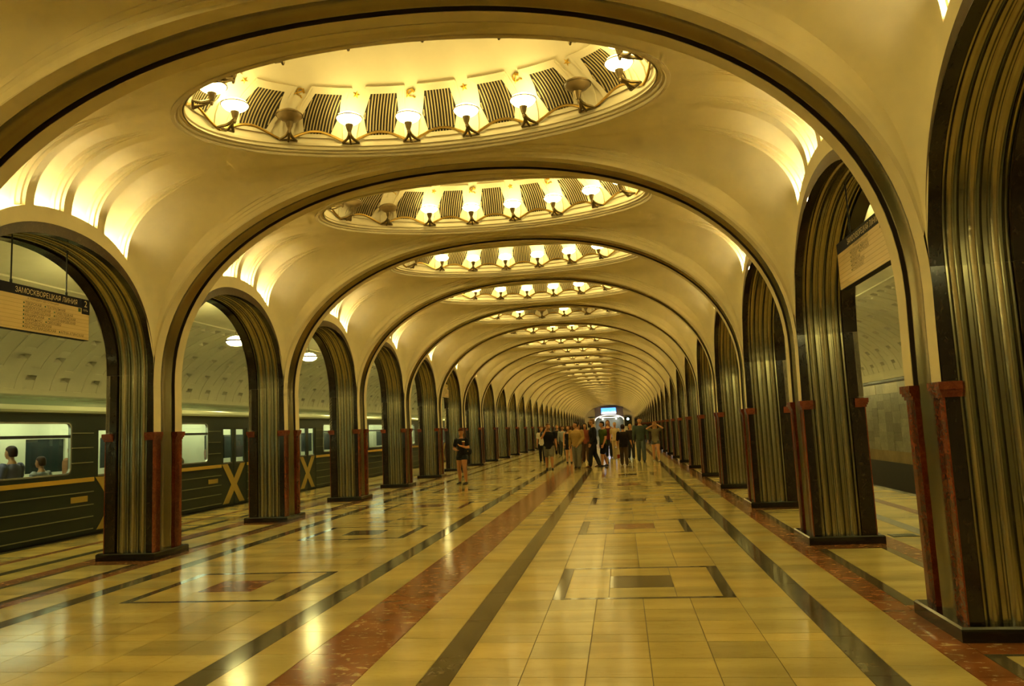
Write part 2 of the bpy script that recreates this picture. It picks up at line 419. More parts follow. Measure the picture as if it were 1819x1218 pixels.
def column_meshes():
    M = {}
    b = MB(); b.bbox((4.512, -.4436, 0), (5.437, .4436, .105), 'plinth_stone', .014); M['plinth'] = b.mesh('plinth', False)
    zs = [.105, .98, 1.85, 2.7]
    M['block'] = []
    for x0, x1 in ((4.60, 4.70), (5.19, 5.36)):
        for sy in (-1, 1):
            for i in range(3):
                b = MB(); y0, y1 = sorted((sy*.29, sy*HC)); b.box((x0, y0, zs[i]+.0015), (x1, y1, zs[i+1]-.0015), 'granite'); M['block'].append(b.mesh('granite_block', False))
    M['steel'] = []
    for sy in (-1, 1):
        b = MB(); b.grid([[(x, sy*(HC-d), z) for x, d in STEEL_PROF] for z in (.105, 1.0, 1.9, 2.7)], 'steel'); M['steel'].append(b.mesh('steel_panel', angle=40))
    b = MB(); b.box((4.655, -.30, .1), (5.31, .30, 2.7), 'joint'); M['core'] = b.mesh('core', False)
    M['red'] = []; M['cap'] = []
    for x0, x1, sx in ((4.589, 4.66, -1), (5.30, 5.371, 1)):
        for sy in (-1, 1):
            y0, y1 = sorted((sy*.185, sy*(HC+.001)))
            xa, xb = (4.589, 4.655) if sx < 0 else (5.305, 5.371)
            xa2, xb2 = (4.589, 4.601) if sx < 0 else (5.359, 5.371)
            b = MB(); b.box((xa2, y0, .105), (xb2, y1, 1.72), 'red_stone'); b.box((min(xa, xb), sorted((sy*.185, sy*.29))[0], .105), (max(xa, xb), sorted((sy*.185, sy*.29))[1], 1.72), 'red_stone'); M['red'].append(b.mesh('marble_pilaster', False))
            b = MB()
            for z0, z1, e in ((1.72, 1.75, .012), (1.75, 1.775, .024), (1.775, 1.835, .034)):
                xx = (4.589-e, 4.72) if sx < 0 else (5.24, 5.371+e)
                yy = sorted((sy*.18, sy*(HC+e))); b.box((xx[0], yy[0], z0), (xx[1], yy[1], z1), 'red_stone')
            M['cap'].append(b.mesh('capital', False))
    M['nsteel'] = []
    pr = [(-.183, .03), (-.165, .012)]+[(-.165+.25*i/10, .012+.03*(math.sin(PI*i/10))) for i in range(11)]+[(.09, .03), (.10, .02), (.125, .02), (.13, .04), (.162, .052), (.182, .052)]
    for sx in (-1, 1):
        b = MB(); b.grid([[(4.589+d if sx < 0 else 5.371-d, y, z) for y, d in pr] for z in (.105, 1.0, 1.84)], 'rib_steel'); M['nsteel'].append(b.mesh('steel_strip', angle=40))
    b = MB(); b.box((5.3, -HC, 1.835), (5.362, HC, 2.75), 'rib_plaster'); M['back'] = b.mesh('plaster_back', False)
    # far columns: the same shape in four meshes
    def joinm(lst, nm):
        bm = bmesh.new()
        for me in lst: bm.from_mesh(me)
        r = bpy.data.meshes.new(nm); bm.to_mesh(r); bm.free()
        for mt in lst[0].materials: r.materials.append(mt)
        return r
    M['j_block'] = joinm(M['block'], 'granite_shaft'); M['j_steel'] = joinm(M['steel'], 'steel_panels'); M['j_red'] = joinm(M['red']+M['cap'], 'marble_pilasters'); M['j_ns'] = joinm(M['nsteel'], 'steel_strips')
    return M
CM = column_meshes()
for n in COLS:
    for s in (-1, 1):
        t = empty('column', (0, yC(n), 0)); t.scale = (s, 1, 1)
        if s < 0: lab = f'{ordn(n+1)} column in view on the train side, steel, granite and red marble' if n >= 0 else 'column of steel, granite and red marble behind the viewpoint'
        else: lab = f'{ordn(n+2)} column in view on the right side, steel, granite and red marble' if n >= -1 else 'column of steel, granite and red marble behind the viewpoint'
        tag(t, lab, 'column', 'columns of the nave')
        ob('plinth', CM['plinth'], t); ob('core', CM['core'], t); ob('plaster_back', CM['back'], t)
        if n <= 7:
            for nm, key in (('granite_block', 'block'), ('steel_panel', 'steel'), ('marble_pilaster', 'red'), ('capital', 'cap'), ('steel_strip', 'nsteel')):
                for me in CM[key]: ob(nm, me, t)
        else:
            for nm, key in (('granite_shaft', 'j_block'), ('steel_panel', 'j_steel'), ('marble_pilaster', 'j_red'), ('steel_strip', 'j_ns')): ob(nm, CM[key], t)

# ------------------------------------------------------------------ cupolas
EA, EB = 2.80, 1.43           # ellipse the lamp brackets stand on
def arc_table(a, b, N=4000):
    L = [0]; pr = (a, 0)
    for i in range(1, N+1):
        q = 2*PI*i/N; p = (a*math.cos(q), b*math.sin(q)); L.append(L[-1]+math.dist(p, pr)); pr = p
    return L
_T = arc_table(EA, EB)
def ang_at(frac):
    frac %= 1; s = frac*_T[-1]; lo, hi = 0, len(_T)-1
    while hi-lo > 1:
        m = (lo+hi)//2
        if _T[m] <= s: lo = m
        else: hi = m
    return 2*PI*(lo+(s-_T[lo])/(_T[hi]-_T[lo]))/(len(_T)-1)
def ell(q, a, b): return Vector((a*math.cos(q), b*math.sin(q), 0))
def inward(q, a, b): return -Vector((math.cos(q)/a, math.sin(q)/b, 0)).normalized()
# lamps 0..7 along the far rim left to right, 8..15 along the near rim right to left
LA = [ang_at(.5-(i+.5)/16) for i in range(16)]
GA = [ang_at(.5-i/16) for i in range(16)]
ZD0, HD = 5.66, 1.30
def dome_pt(q, z, off=0.):
    f = math.sqrt(max(0, 1-((z-ZD0)/HD)**2)); return ell(q, 2.9*f, 1.46*f)+Vector((0, 0, z))
def dome_frame(q, z):
    p = dome_pt(q, z); a = dome_pt(q, z+.01)-dome_pt(q, z-.01); up = a.normalized()
    tn = (dome_pt(q+.01, z)-dome_pt(q-.01, z)).normalized(); n = up.cross(tn)
    if n.dot(Vector((-p.x, -p.y, 0))) < 0: n = -n
    # columns: x tangent, y into the dome, z up along the wall
    tx = n.cross(up)
    return Matrix(((tx.x, n.x, up.x, p.x), (tx.y, n.y, up.y, p.y), (tx.z, n.z, up.z, p.z), (0, 0, 0, 1)))
b = MB(); NQ = 96
rows = [[ell(2*PI*j/NQ, 2.88, 1.44)+Vector((0, 0, 5.62)) for j in range(NQ)]]
for i in range(17):
    h = math.sin(PI/2*i/17); z = ZD0+HD*h; rows.append([dome_pt(2*PI*j/NQ, z) for j in range(NQ)])
b.grid(rows, 'stucco', True); o0 = len(b.v); b.add([(0, 0, ZD0+HD)], [], 'stucco')
for j in range(NQ): b.f.append((o0-NQ+j, o0-NQ+(j+1) % NQ, o0)); b.m.append(0)
DOME = b.mesh('dome_shell', angle=50)
b = MB(); prof = [(.035, 5.66), (.035, 5.553), (-.01, 5.545), (-.022, 5.56), (-.022, 5.582), (-.05, 5.582), (-.062, 5.592), (-.062, 5.614), (-.092, 5.614), (-.10, 5.625), (-.10, 5.66), (-.125, 5.665), (-.13, 5.70)]
b.grid([[ell(2*PI*j/NQ, 3.0+d, 1.53+d)+Vector((0, 0, z)) for j in range(NQ)] for d, z in prof], 'stucco', True); RIM = b.mesh('rim_moulding', angle=30)
HEX = [(-.18, .285), (-.25, .0), (-.18, -.285), (.18, -.285), (.25, 0), (.18, .285)]
def grille_mesh():
    b = MB()
    def hz(x): ax = abs(x); return .285 if ax <= .18 else .285*max(0., (.25-ax)/.07)
    xs = [-.25, -.215, -.18]+[-.18+.36*i/10 for i in range(1, 10)]+[.18, .215, .25]
    b.grid([[(x, .014, hz(x)*(2*j/8-1)) for j in range(9)] for x in xs], 'grille_dark')
    for i in range(12):
        x = -.2310+i*.042; hw = .0075; zt = min(hz(x-hw), hz(x+hw))
        if zt < .03: continue
        for a, d, m_ in ((x-hw, .012, 0), ):
            b.grid([[(x+sx*hw, dd, zt*(2*j/8-1)) for sx, dd in ((-1, .016), (-1, .024), (1, .024), (1, .016))] for j in range(9)], 'slat')
    return b.mesh('grille', False)
def frame_mesh():
    """stucco hexagonal border and tapering pilaster panel behind a grille"""
    b = MB(); out = [(-.245, .345), (-.30, .0), (-.235, -.345), (.235, -.345), (.30, 0), (.245, .345)]
    n = 6; v = [(x, .036, z) for x, z in HEX]+[(x, .03, z) for x, z in out]+[(x, -.02, z) for x, z in HEX]+[(x, -.03, z) for x, z in out]
    fs = []
    for i in range(n):
        j = (i+1) % n; fs += [(i, j, j+n, i+n), (i, j, j+2*n, i+2*n), (i+n, j+n, j+3*n, i+3*n)]
    b.add(v, fs, 'stucco')
    for s in (-1, 1):
        A, B2 = (s*.262, .35), (s*.375, -.42)
        d = Vector((B2[0]-A[0], B2[1]-A[1])).normalized(); nn = Vector((-d.y, d.x))*.016
        b.prism([(A[0]+nn.x, A[1]+nn.y), (B2[0]+nn.x, B2[1]+nn.y), (B2[0]-nn.x, B2[1]-nn.y), (A[0]-nn.x, A[1]-nn.y)], -.03, .022, 'stucco')
    b.box((-.27, -.02, .345), (.27, .034, .37), 'stucco')
    return b.mesh('grille_frame', False)
def star_mesh():
    b = MB(); n = 10; v = [(0, .018, 0)]+[((.058 if i % 2 == 0 else .023)*math.sin(2*PI*i/n), .002, (.058 if i % 2 == 0 else .023)*math.cos(2*PI*i/n)) for i in range(n)]
    b.add(v, [(0, 1+i, 1+(i+1) % n) for i in range(n)], 'gold'); return b.mesh('star', False)
def hammer_mesh():
    b = MB(); arc = [(.048*math.cos(q), .01, .048*math.sin(q)) for q in [math.radians(d) for d in range(115, -145, -20)]]
    b.tube(arc, .011, 'gold', 6, rad=[.004+.010*math.sin(PI*i/(len(arc)-1)) for i in range(len(arc))])
    b.tube([arc[-1], (-.062, .01, -.062)], .010, 'gold', 6)
    b.tube([(-.03, .012, .035), (.06, .012, -.06)], .009, 'gold', 6)
    b.obox(Matrix.Translation((-.032, .014, .036)) @ Matrix.Rotation(math.radians(45), 4, 'Y'), .03, .022, .062, 'gold')
    return b.mesh('hammer_and_sickle', False)
GR, GF, ST, HM = grille_mesh(), frame_mesh(), star_mesh(), hammer_mesh()
GARL = []
for i in range(16):
    b = MB(); q0, q1 = LA[i-1], LA[i]
    if i == 0: q0 = LA[15]; q0 = q0 if q0 > q1 else q0+2*PI
    if abs(q0-q1) > PI: q0 += 2*PI if q0 < q1 else -2*PI
    pts = []
    for j in range(15):
        f = j/14; z = 5.715+.15*max(0, math.sin(PI*f))**1.3; p = dome_pt(q0+(q1-q0)*f, z); pts.append(p+inward(q0+(q1-q0)*f, EA, EB)*.035)
    b.tube(pts, .019, 'brass', 6); GARL.append(b.mesh('brass_garland'))
def lamp_meshes():
    L = {}
    b = MB()      # bracket: local x points into the cupola
    b.box((.02, -.12, .0), (.05, .12, .022), 'lamp_metal')
    for s in (-1, 1): b.tube([(.035, s*.115, .012), (.07, s*.085, .02), (.12, s*.04, .035), (.17, s*.012, .06), (.225, 0, .085)], .012, 'lamp_metal', 6, rad=[.014, .019, .021, .022, .024])
    b.tube([(.05, 0, -.01), (.13, 0, .01), (.20, 0, .05), (.25, 0, .075)], .017, 'lamp_metal', 6)
    b.lathe([(.0, -.005), (.012, 0), (.02, .02), (.022, .045), (.014, .06)], 'lamp_metal', 8, (.25, 0, .03)); L['arm'] = b.mesh('bracket_arm')
    b = MB(); b.lathe([(.0, .0), (.026, .0), (.03, .02), (.036, .03), (.05, .085), (.058, .1), (.0, .1)], 'lamp_metal', 8, (.25, 0, .085)); L['socket'] = b.mesh('socket', angle=30)
    low = [(.03, 0), (.09, .018), (.135, .045), (.163, .075), (.172, .092)]
    up = [(.172, .096), (.155, .125), (.115, .148), (.06, .160), (.0, .164)]
    for nm in ('bowl_lit', 'bowl_off'):
        b = MB(); b.lathe(low+up, nm, 18, (.25, 0, .185)); L[nm] = b.mesh('glass_bowl')
    b = MB(); b.lathe([(.170, .087), (.181, .087), (.181, .100), (.170, .100), (.170, .087)], 'lamp_metal', 20, (.25, 0, .185)); L['ring'] = b.mesh('rim_ring')
    return L
LM = lamp_meshes()
def joined(lst, nm):
    bm = bmesh.new(); mats = []
    for me, mt in lst:
        tmp = me.copy()
        if mt is not None: tmp.transform(mt)
        off = []
        for m_ in tmp.materials:
            if m_ not in mats: mats.append(m_)
            off.append(mats.index(m_))
        s0 = len(bm.faces); bm.from_mesh(tmp); bm.faces.ensure_lookup_table()
        for f in bm.faces[s0:]: f.material_index = off[f.material_index]
        bpy.data.meshes.remove(tmp)
    r = bpy.data.meshes.new(nm); bm.to_mesh(r); bm.free()
    for m_ in mats: r.materials.append(m_)
    return r
LJ = {k: joined([(LM['arm'], None), (LM['socket'], None), (LM[k], None), (LM['ring'], None)], 'cupola_lamp') for k in ('bowl_lit', 'bowl_off')}
def lamp_mtx(i):
    q = LA[i]; n = inward(q, EA, EB); p = ell(q, EA, EB); t = Vector((0, 0, 1)).cross(n)
    return Matrix(((n.x, t.x, 0, p.x), (n.y, t.y, 0, p.y), (0, 0, 1, 5.69), (0, 0, 0, 1)))
DARK = {0: {1, 6, 14, 11}, 1: {0, 1}, 2: {0, 9}, 4: {3, 5, 10}, 5: {1, 12}, 7: {2}, 8: {5}, 10: {3, 6}, 12: {1}, 15: {4}}
GZ = 6.085
def wrap(me, q, zc0):
    """bend a flat piece (x along the wall, y into the dome, z up) onto the cupola wall"""
    r = me.copy(); upz = dome_frame(q, zc0).col[2].z
    for v in r.vertices:
        x, o_, z = v.co; zz = zc0+z*upz; ds = (dome_pt(q+.005, zz)-dome_pt(q-.005, zz)).length/.01
        qq = q-x/ds; F = dome_frame(qq, zz); v.co = F.col[3].xyz+F.col[1].xyz*o_
    return r
def subd(me, cuts):
    bm = bmesh.new(); bm.from_mesh(me); bmesh.ops.subdivide_edges(bm, edges=[e for e in bm.edges if e.calc_length() > .12], cuts=cuts, use_grid_fill=True); bm.to_mesh(me); bm.free()
subd(GF, 3)
GRW = [wrap(GR, GA[i], GZ) for i in range(16)]; GFW = [wrap(GF, GA[i], GZ) for i in range(16)]
emx = [dome_frame(LA[i], 6.335) @ Matrix.Translation((0, .008, 0)) for i in range(16)]
J_GR = joined([(m, None) for m in GRW+GFW], 'grilles')
J_GA = joined([(g, None) for g in GARL], 'brass_garlands')
J_EM = joined([((ST if i % 2 == 0 else HM), emx[i]) for i in range(16)], 'emblems')
far_lamps = []
for k in DOMES:
    t = empty('cupola', (0, yB(k), 5.55))
    lab = f'{ordn(k+1)} oval cupola from the front with grilles and a ring of lamps' if k >= 0 else 'oval cupola above or behind the viewpoint'
    tag(t, lab, 'cupola', 'oval cupolas along the nave')
    Z = Matrix.Translation((0, 0, -5.55))
    ob('dome_shell', DOME, t, mtx=Z); ob('rim_moulding', RIM, t, mtx=Z)
    if 0 <= k <= 6:
        for i in range(16):
            f = ob('grille_frame', GFW[i], t, mtx=Z); ob('grille', GRW[i], f)
            ob('star_emblem' if i % 2 == 0 else 'hammer_and_sickle_emblem', ST if i % 2 == 0 else HM, t, mtx=Z @ emx[i])
            ob('brass_garland', GARL[i], t, mtx=Z)
    else:
        for nm, me in (('grilles', J_GR), ('emblems', J_EM), ('brass_garlands', J_GA)): tag(ob(nm, me, t, mtx=Z), kind='stuff')
    for i in range(16):
        kind = 'bowl_off' if i in DARK.get(k, ()) else 'bowl_lit'
        M4 = Matrix.Translation((0, yB(k), 0)) @ lamp_mtx(i)
        if k < 0 or k > 17: far_lamps.append((LJ[kind], M4)); continue
        st = 'unlit' if kind == 'bowl_off' else 'lit'
        if i < 8: where = f'{ordn(i+1)} from left on the far rim'
        else: where = f'{ordn(16-i)} from left on the near rim'
        if k <= 3:
            L = empty('bracket_lamp'); L.matrix_world = M4
            ob('bracket_arm', LM['arm'], L); ob('socket', LM['socket'], L); g = ob('glass_bowl', LM[kind], L); ob('rim_ring', LM['ring'], g)
        else: L = ob('bracket_lamp', LJ[kind], mtx=M4)
        tag(L, f'{st} bowl lamp on bracket, {where} of the {ordn(k+1)} cupola', 'lamp', 'bowl lamps in the cupolas')
tag(ob('far_bracket_lamps', joined(far_lamps, 'far_bracket_lamps')), 'rows of tiny bowl lamps in the farthest cupolas of the nave, the last added for light', 'lamp', kind='stuff')

# ------------------------------------------------------------------ platform halls: vault, track walls
VXC, VA, VB_, VZ = 7.2, 4.3, 2.25, 2.85
def plat_vault():
    e = .002; Ys = []; 
    cells = []                                   # coffer channels, four per bay
    for i in range(8):
        c = -1.925+.55*i; cells.append((c-.15, c+.15))
    for a, b in cells: Ys += [a-e, a+e, (a+b)/2, b-e, b+e]
    Ys = sorted(set([round(max(-2.2, min(2.2, y)), 4) for y in Ys]+[-2.2, 2.2, -HS, HS]))
    bandA = [(6, 14.2), (18.5, 39.4), (43.5, 63)]; bandB = [(6, 26), (30, 51.6), (55, 63)]
    As = [0, 3]+[a+d for bd in (bandA, bandB) for p in bd for a in (p[0], p[1]-2.6, p[1]) for d in (-.2, .2)]+[10, 22, 34, 47, 59, 65, 66, 72, 80, 88, 96, 104, 110, 115.2]
    As = sorted(set(As))
    def dep(y, an):
        for i, (a, b) in enumerate(cells):
            if a < y < b:
                for p, q in (bandA if i % 2 else bandB):
                    if p < an < q: return .15 if q-an < 2.6 else .012  # deeper pocket added at each upper end so it reads as a shadow slot
        return 0
    rows = []
    for an in As:
        r = math.radians(an); row = []
        for y in Ys:
            d = dep(y, an); n = Vector((math.cos(r)/VA, 0, math.sin(r)/VB_)).normalized()
            row.append(Vector((VXC+VA*math.cos(r), y, VZ+VB_*math.sin(r)))+n*d)
        rows.append(row)
    top = rows[-1]
    rows.append([Vector((5.362, p.y, 4.86)) for p in top])
    rows.append([Vector((5.362, p.y, Lin(min(1, abs(p.y)/HS)) if abs(p.y) < HS else 2.7)) for p in top])
    b = MB(); b.grid(rows, 'plat_plaster')
    # a fine moulding line where the coffers end
    r = math.radians(66.5); x, z = VXC+VA*math.cos(r), VZ+VB_*math.sin(r)
    b.box((x-.02, -2.2, z-.035), (x+.02, 2.2, z-.002), 'plat_plaster')
    return b.mesh('platform_vault', angle=30)
PV = plat_vault()
for k in BAYS:
    for s in (-1, 1):
        o = tag(ob('ceiling', PV, loc=(0, yB(k), 0)), kind='structure'); o.scale = (s, 1, 1)
YA, YE = Y_BACK, Y_END
for s, nm in ((-1, 'wall_left'), (1, 'wall_right')):
    b = MB()
    def bx(x0, x1, z0, z1, m): b.box((min(s*x0, s*x1), YA, z0), (max(s*x0, s*x1), YE, z1), m)
    bx(11.53, 11.7, -1.2, 2.9, 'wall_dark'); bx(11.50, 11.54, -1.2, -.06, 'wall_dark'); bx(11.49, 11.54, -.06, .33, 'wall_tan')
    bx(11.40, 11.54, 2.74, 2.80, 'wall_light'); bx(11.36, 11.54, 2.80, 2.88, 'plat_plaster'); bx(11.42, 11.54, 2.70, 2.74, 'wall_dark')
    if s < 0: bx(11.51, 11.54, .33, 2.70, 'wall_grey')
    wl = tag(ob(nm, b.mesh(nm, False)), kind='structure')
    if s > 0:
        def slab(y0, y1, z0, z1, m, cc):
            q = MB(); q.box((11.49+cc[1], y0+.003, z0+.003), (11.54, y1-.003, z1-.003), m); t = [(cc[0],)*3]*6
            return q.mesh('marble_slab', False, tints=t)
        rest = MB(); rt = []
        y = YA; i = 0
        while y < YE:
            wd = random.uniform(.55, .95); y1 = min(y+wd, YE)
            zz = [.33]
            while zz[-1] < 2.2: zz.append(min(2.32, zz[-1]+random.uniform(.26, .48)))
            if zz[-1] < 2.32: zz[-1] = 2.32
            for z0, z1, m in [(zz[j], zz[j+1], 'wall_grey') for j in range(len(zz)-1)]+[(2.32, 2.70, 'wall_light')]:
                cc = (random.uniform(.6, 1.3), random.uniform(0, .008))
                if 21 < y < 34: ob('marble_slab', slab(y, y1, z0, z1, m, cc), wl)
                else: rest.box((11.49+cc[1], y+.003, z0+.003), (11.54, y1-.003, z1-.003), m); rt += [(cc[0],)*3]*6
            y = y1
        tag(ob('far_marble_slabs', rest.mesh('far_marble_slabs', False, tints=rt), wl), kind='stuff')
b = MB(); b.box((-11.7, YA-.3, -1.5), (11.7, YA, 6), 'plaster'); tag(ob('wall_back', b.mesh('wall_back', False)), kind='structure')
for s, nm in ((-1, 'trim_1'), (1, 'trim_2')):
    b = MB(); x0, x1 = sorted((s*7.95, s*7.97)); b.box((x0, YA, -1.2), (x1, YE, -.03), 'wall_dark')
    x0, x1 = sorted((s*7.95, s*11.6)); b.box((x0, YA, -1.25), (x1, YE, -1.15), 'track')
    for rx in (8.7, 10.22):
        x0, x1 = sorted((s*rx, s*(rx+.07))); b.box((x0, YA, -1.15), (x1, YE, -1.0), 'black_metal')
    tag(ob(nm, b.mesh(nm, False)), kind='structure')

# ------------------------------------------------------------------ floor
TILES = []
def T(x0, x1, y0, y1, m, tv=.07):
    if y1-y0 < .005: return
    v = 1+random.uniform(-tv, tv)
    if m == 'tile_beige' and random.random() < .10: v *= .80
    hue = random.uniform(-.04, .04) if m == 'tile_beige' else 0
    TILES.append((x0, x1, y0, y1, m, (v*(1+hue), v, v*(1-2.2*hue))))
def run(x0, x1, y0, y1, m, ln, tv=.06, jit=.25):
    y = y0
    while y < y1-1e-4:
        l = ln*random.uniform(1-jit, 1+jit); e = y+l
        if y > 70: e = y+l*5
        if y1-e < ln*.4: e = y1
        T(x0, x1, y, e, m, tv); y = e
F0 = -6.6
ROWS = [1.61, 1.74, 2.14, 2.55, 2.96, 3.17, 3.57, 3.98, 4.4]
def field(cols, sq0, sq1, y0, par):
    k = math.floor((F0-y0)/P)
    while y0+k*P < YE:
        b = y0+k*P; k += 1
        if b+P < F0: continue
        far = b > 60
        # framed square
        bw = .115; hl = 1.61
        T(sq0, sq1, b, b+.07, 'tile_grey'); T(sq0, sq1, b+hl-.07, b+hl, 'tile_grey')
        T(sq0, sq0+bw, b+.07, b+hl-.07, 'tile_grey'); T(sq1-bw, sq1, b+.07, b+hl-.07, 'tile_grey')
        cx0, cx1 = (sq0+sq1)/2-.32, (sq0+sq1)/2+.32; cy0, cy1 = b+hl/2-.305, b+hl/2+.305
        T(cx0, cx1, cy0, cy1, 'tile_grey' if (k+par) % 2 else 'tile_red')
        for xa, xb in ((sq0+bw, cx0), (cx0, cx1), (cx1, sq1-bw)):
            for ya, yb in ((b+.07, cy0), (cy0, cy1), (cy1, b+hl-.07)):
                if xa == cx0 and ya == cy0: continue
                T(xa, xb, ya, yb, 'tile_beige', .06)
        for j in range(len(cols)-1):
            if cols[j+1] <= sq0+.02 or cols[j] >= sq1-.02:
                for ya, yb in ((0, .4), (.4, .8), (.8, 1.2), (1.2, 1.61)): T(cols[j], cols[j+1], b+ya, b+yb, 'tile_beige')
            if far: T(cols[j], cols[j+1], b+1.61, b+P, 'tile_beige')
            else:
                for q in range(len(ROWS)-1): T(cols[j], cols[j+1], b+ROWS[q], b+ROWS[q+1], 'tile_beige')
field([1.03, 1.483, 1.91, 2.34, 2.77, 3.197, 3.66], 1.483, 3.197, 7.43, 0)
field([-3.61, -3.11, -2.66, -2.21, -1.76, -1.31, -.88], -3.11, -1.31, 7.55, 1)
for x0, x1, m, ln in ((-.88, -.65, 'tile_grey', 1.1), (-.65, -.215, 'tile_beige', .62), (-.215, .375, 'tile_red', .85), (.375, .815, 'tile_beige', .62), (.815, 1.03, 'tile_grey', 1.1),
                      (3.66, 3.86, 'tile_grey', .95), (3.86, 4.285, 'tile_beige', .42), (4.285, 4.53, 'tile_red', .7), (-3.83, -3.61, 'tile_grey', .95), (-4.34, -3.83, 'tile_beige', .6), (-4.53, -4.34, 'tile_red', .7)):
    run(x0, x1, F0, YE, m, ln)
for s in (-1, 1):
    def S(x0, x1, y0, y1, m): T(min(s*x0, s*x1), max(s*x0, s*x1), y0, y1, m)
    def SR(x0, x1, m, ln):
        run(min(s*x0, s*x1), max(s*x0, s*x1), F0, YE, m, ln)
    for k in BAYS:
        c = yB(k)
        S(4.53, 4.65, c-1.5, c+1.5, 'tile_grey'); S(5.28, 5.39, c-1.5, c+1.5, 'tile_grey')
        S(4.65, 5.28, c-1.5, c-1.45, 'tile_grey'); S(4.65, 5.28, c+1.45, c+1.5, 'tile_grey')
        for j in range(6): S(4.65, 5.28, c-1.45+j*2.9/6, c-1.45+(j+1)*2.9/6, 'tile_beige')
        S(4.53, 5.39, c+1.5, c+P-1.5, 'tile_red')
    SR(5.39, 5.65, 'tile_red', .7); SR(5.65, 6.08, 'tile_beige', .6); SR(6.08, 6.28, 'tile_grey', .9); SR(6.28, 6.84, 'tile_beige', .6); SR(6.84, 7.03, 'tile_red', .8); SR(7.03, 7.8, 'tile_beige', .7); SR(7.8, 7.95, 'tile_grey', 1.)
b = MB(); b.box((-7.95, YA, -.12), (7.95, YE, -.004), 'grout'); floor = tag(ob('floor', b.mesh('floor', False)), kind='structure')
def tile_geo(mb, t):
    x0, x1, y0, y1, m, c = t; g = .0018; r = .0012
    mb.add([(x0+g, y0+g, -.006), (x1-g, y0+g, -.006), (x1-g, y1-g, -.006), (x0+g, y1-g, -.006), (x0+g+r, y0+g+r, 0), (x1-g-r, y0+g+r, 0), (x1-g-r, y1-g-r, 0), (x0+g+r, y1-g-r, 0)],
           [(4, 5, 6, 7), (0, 1, 5, 4), (1, 2, 6, 5), (2, 3, 7, 6), (3, 0, 4, 7)], m)
def seen_area(t):
    x0, x1, y0, y1 = t[:4]; ps = [project((x, y, 0)) for x, y in ((x0, max(y0, 3.9)), (x1, max(y0, 3.9)), (x1, y1), (x0, y1))] if y1 > 4.3 else [None]
    if any(p is None for p in ps): return 0
    cx = sum(p[0] for p in ps)/4; cy = sum(p[1] for p in ps)/4
    if not (-20 < cx < 1840 and cy < 1230): return 0
    return abs(sum(ps[i][0]*ps[(i+1) % 4][1]-ps[(i+1) % 4][0]*ps[i][1] for i in range(4)))/2
TILES.sort(key=seen_area, reverse=True)
NM = {'tile_beige': 'beige_floor_tile', 'tile_grey': 'grey_floor_slab', 'tile_red': 'red_marble_slab'}
for t in TILES[:300]:
    q = MB(); tile_geo(q, t); ob(NM[t[4]], q.mesh('floor_tile', False, tints=[t[5]]*5), floor)
q = MB(); ti = []
for t in TILES[300:]: tile_geo(q, t); ti += [t[5]]*5
tag(ob('far_floor_tiles', q.mesh('far_floor_tiles', False, tints=ti), floor), kind='stuff')
g = MB(); g.box((5.70, 10.84, .001), (6.03, 11.08, .006), 'black_metal')
for i in range(8):
    for j in range(5): g.box((5.715+i*.039, 10.855+j*.045, .006), (5.74+i*.039, 10.885+j*.045, .009), 'car_rib')
tag(ob('floor_grate', g.mesh('floor_grate', False)), 'small metal grate in the platform floor beyond the second right column', 'grate')

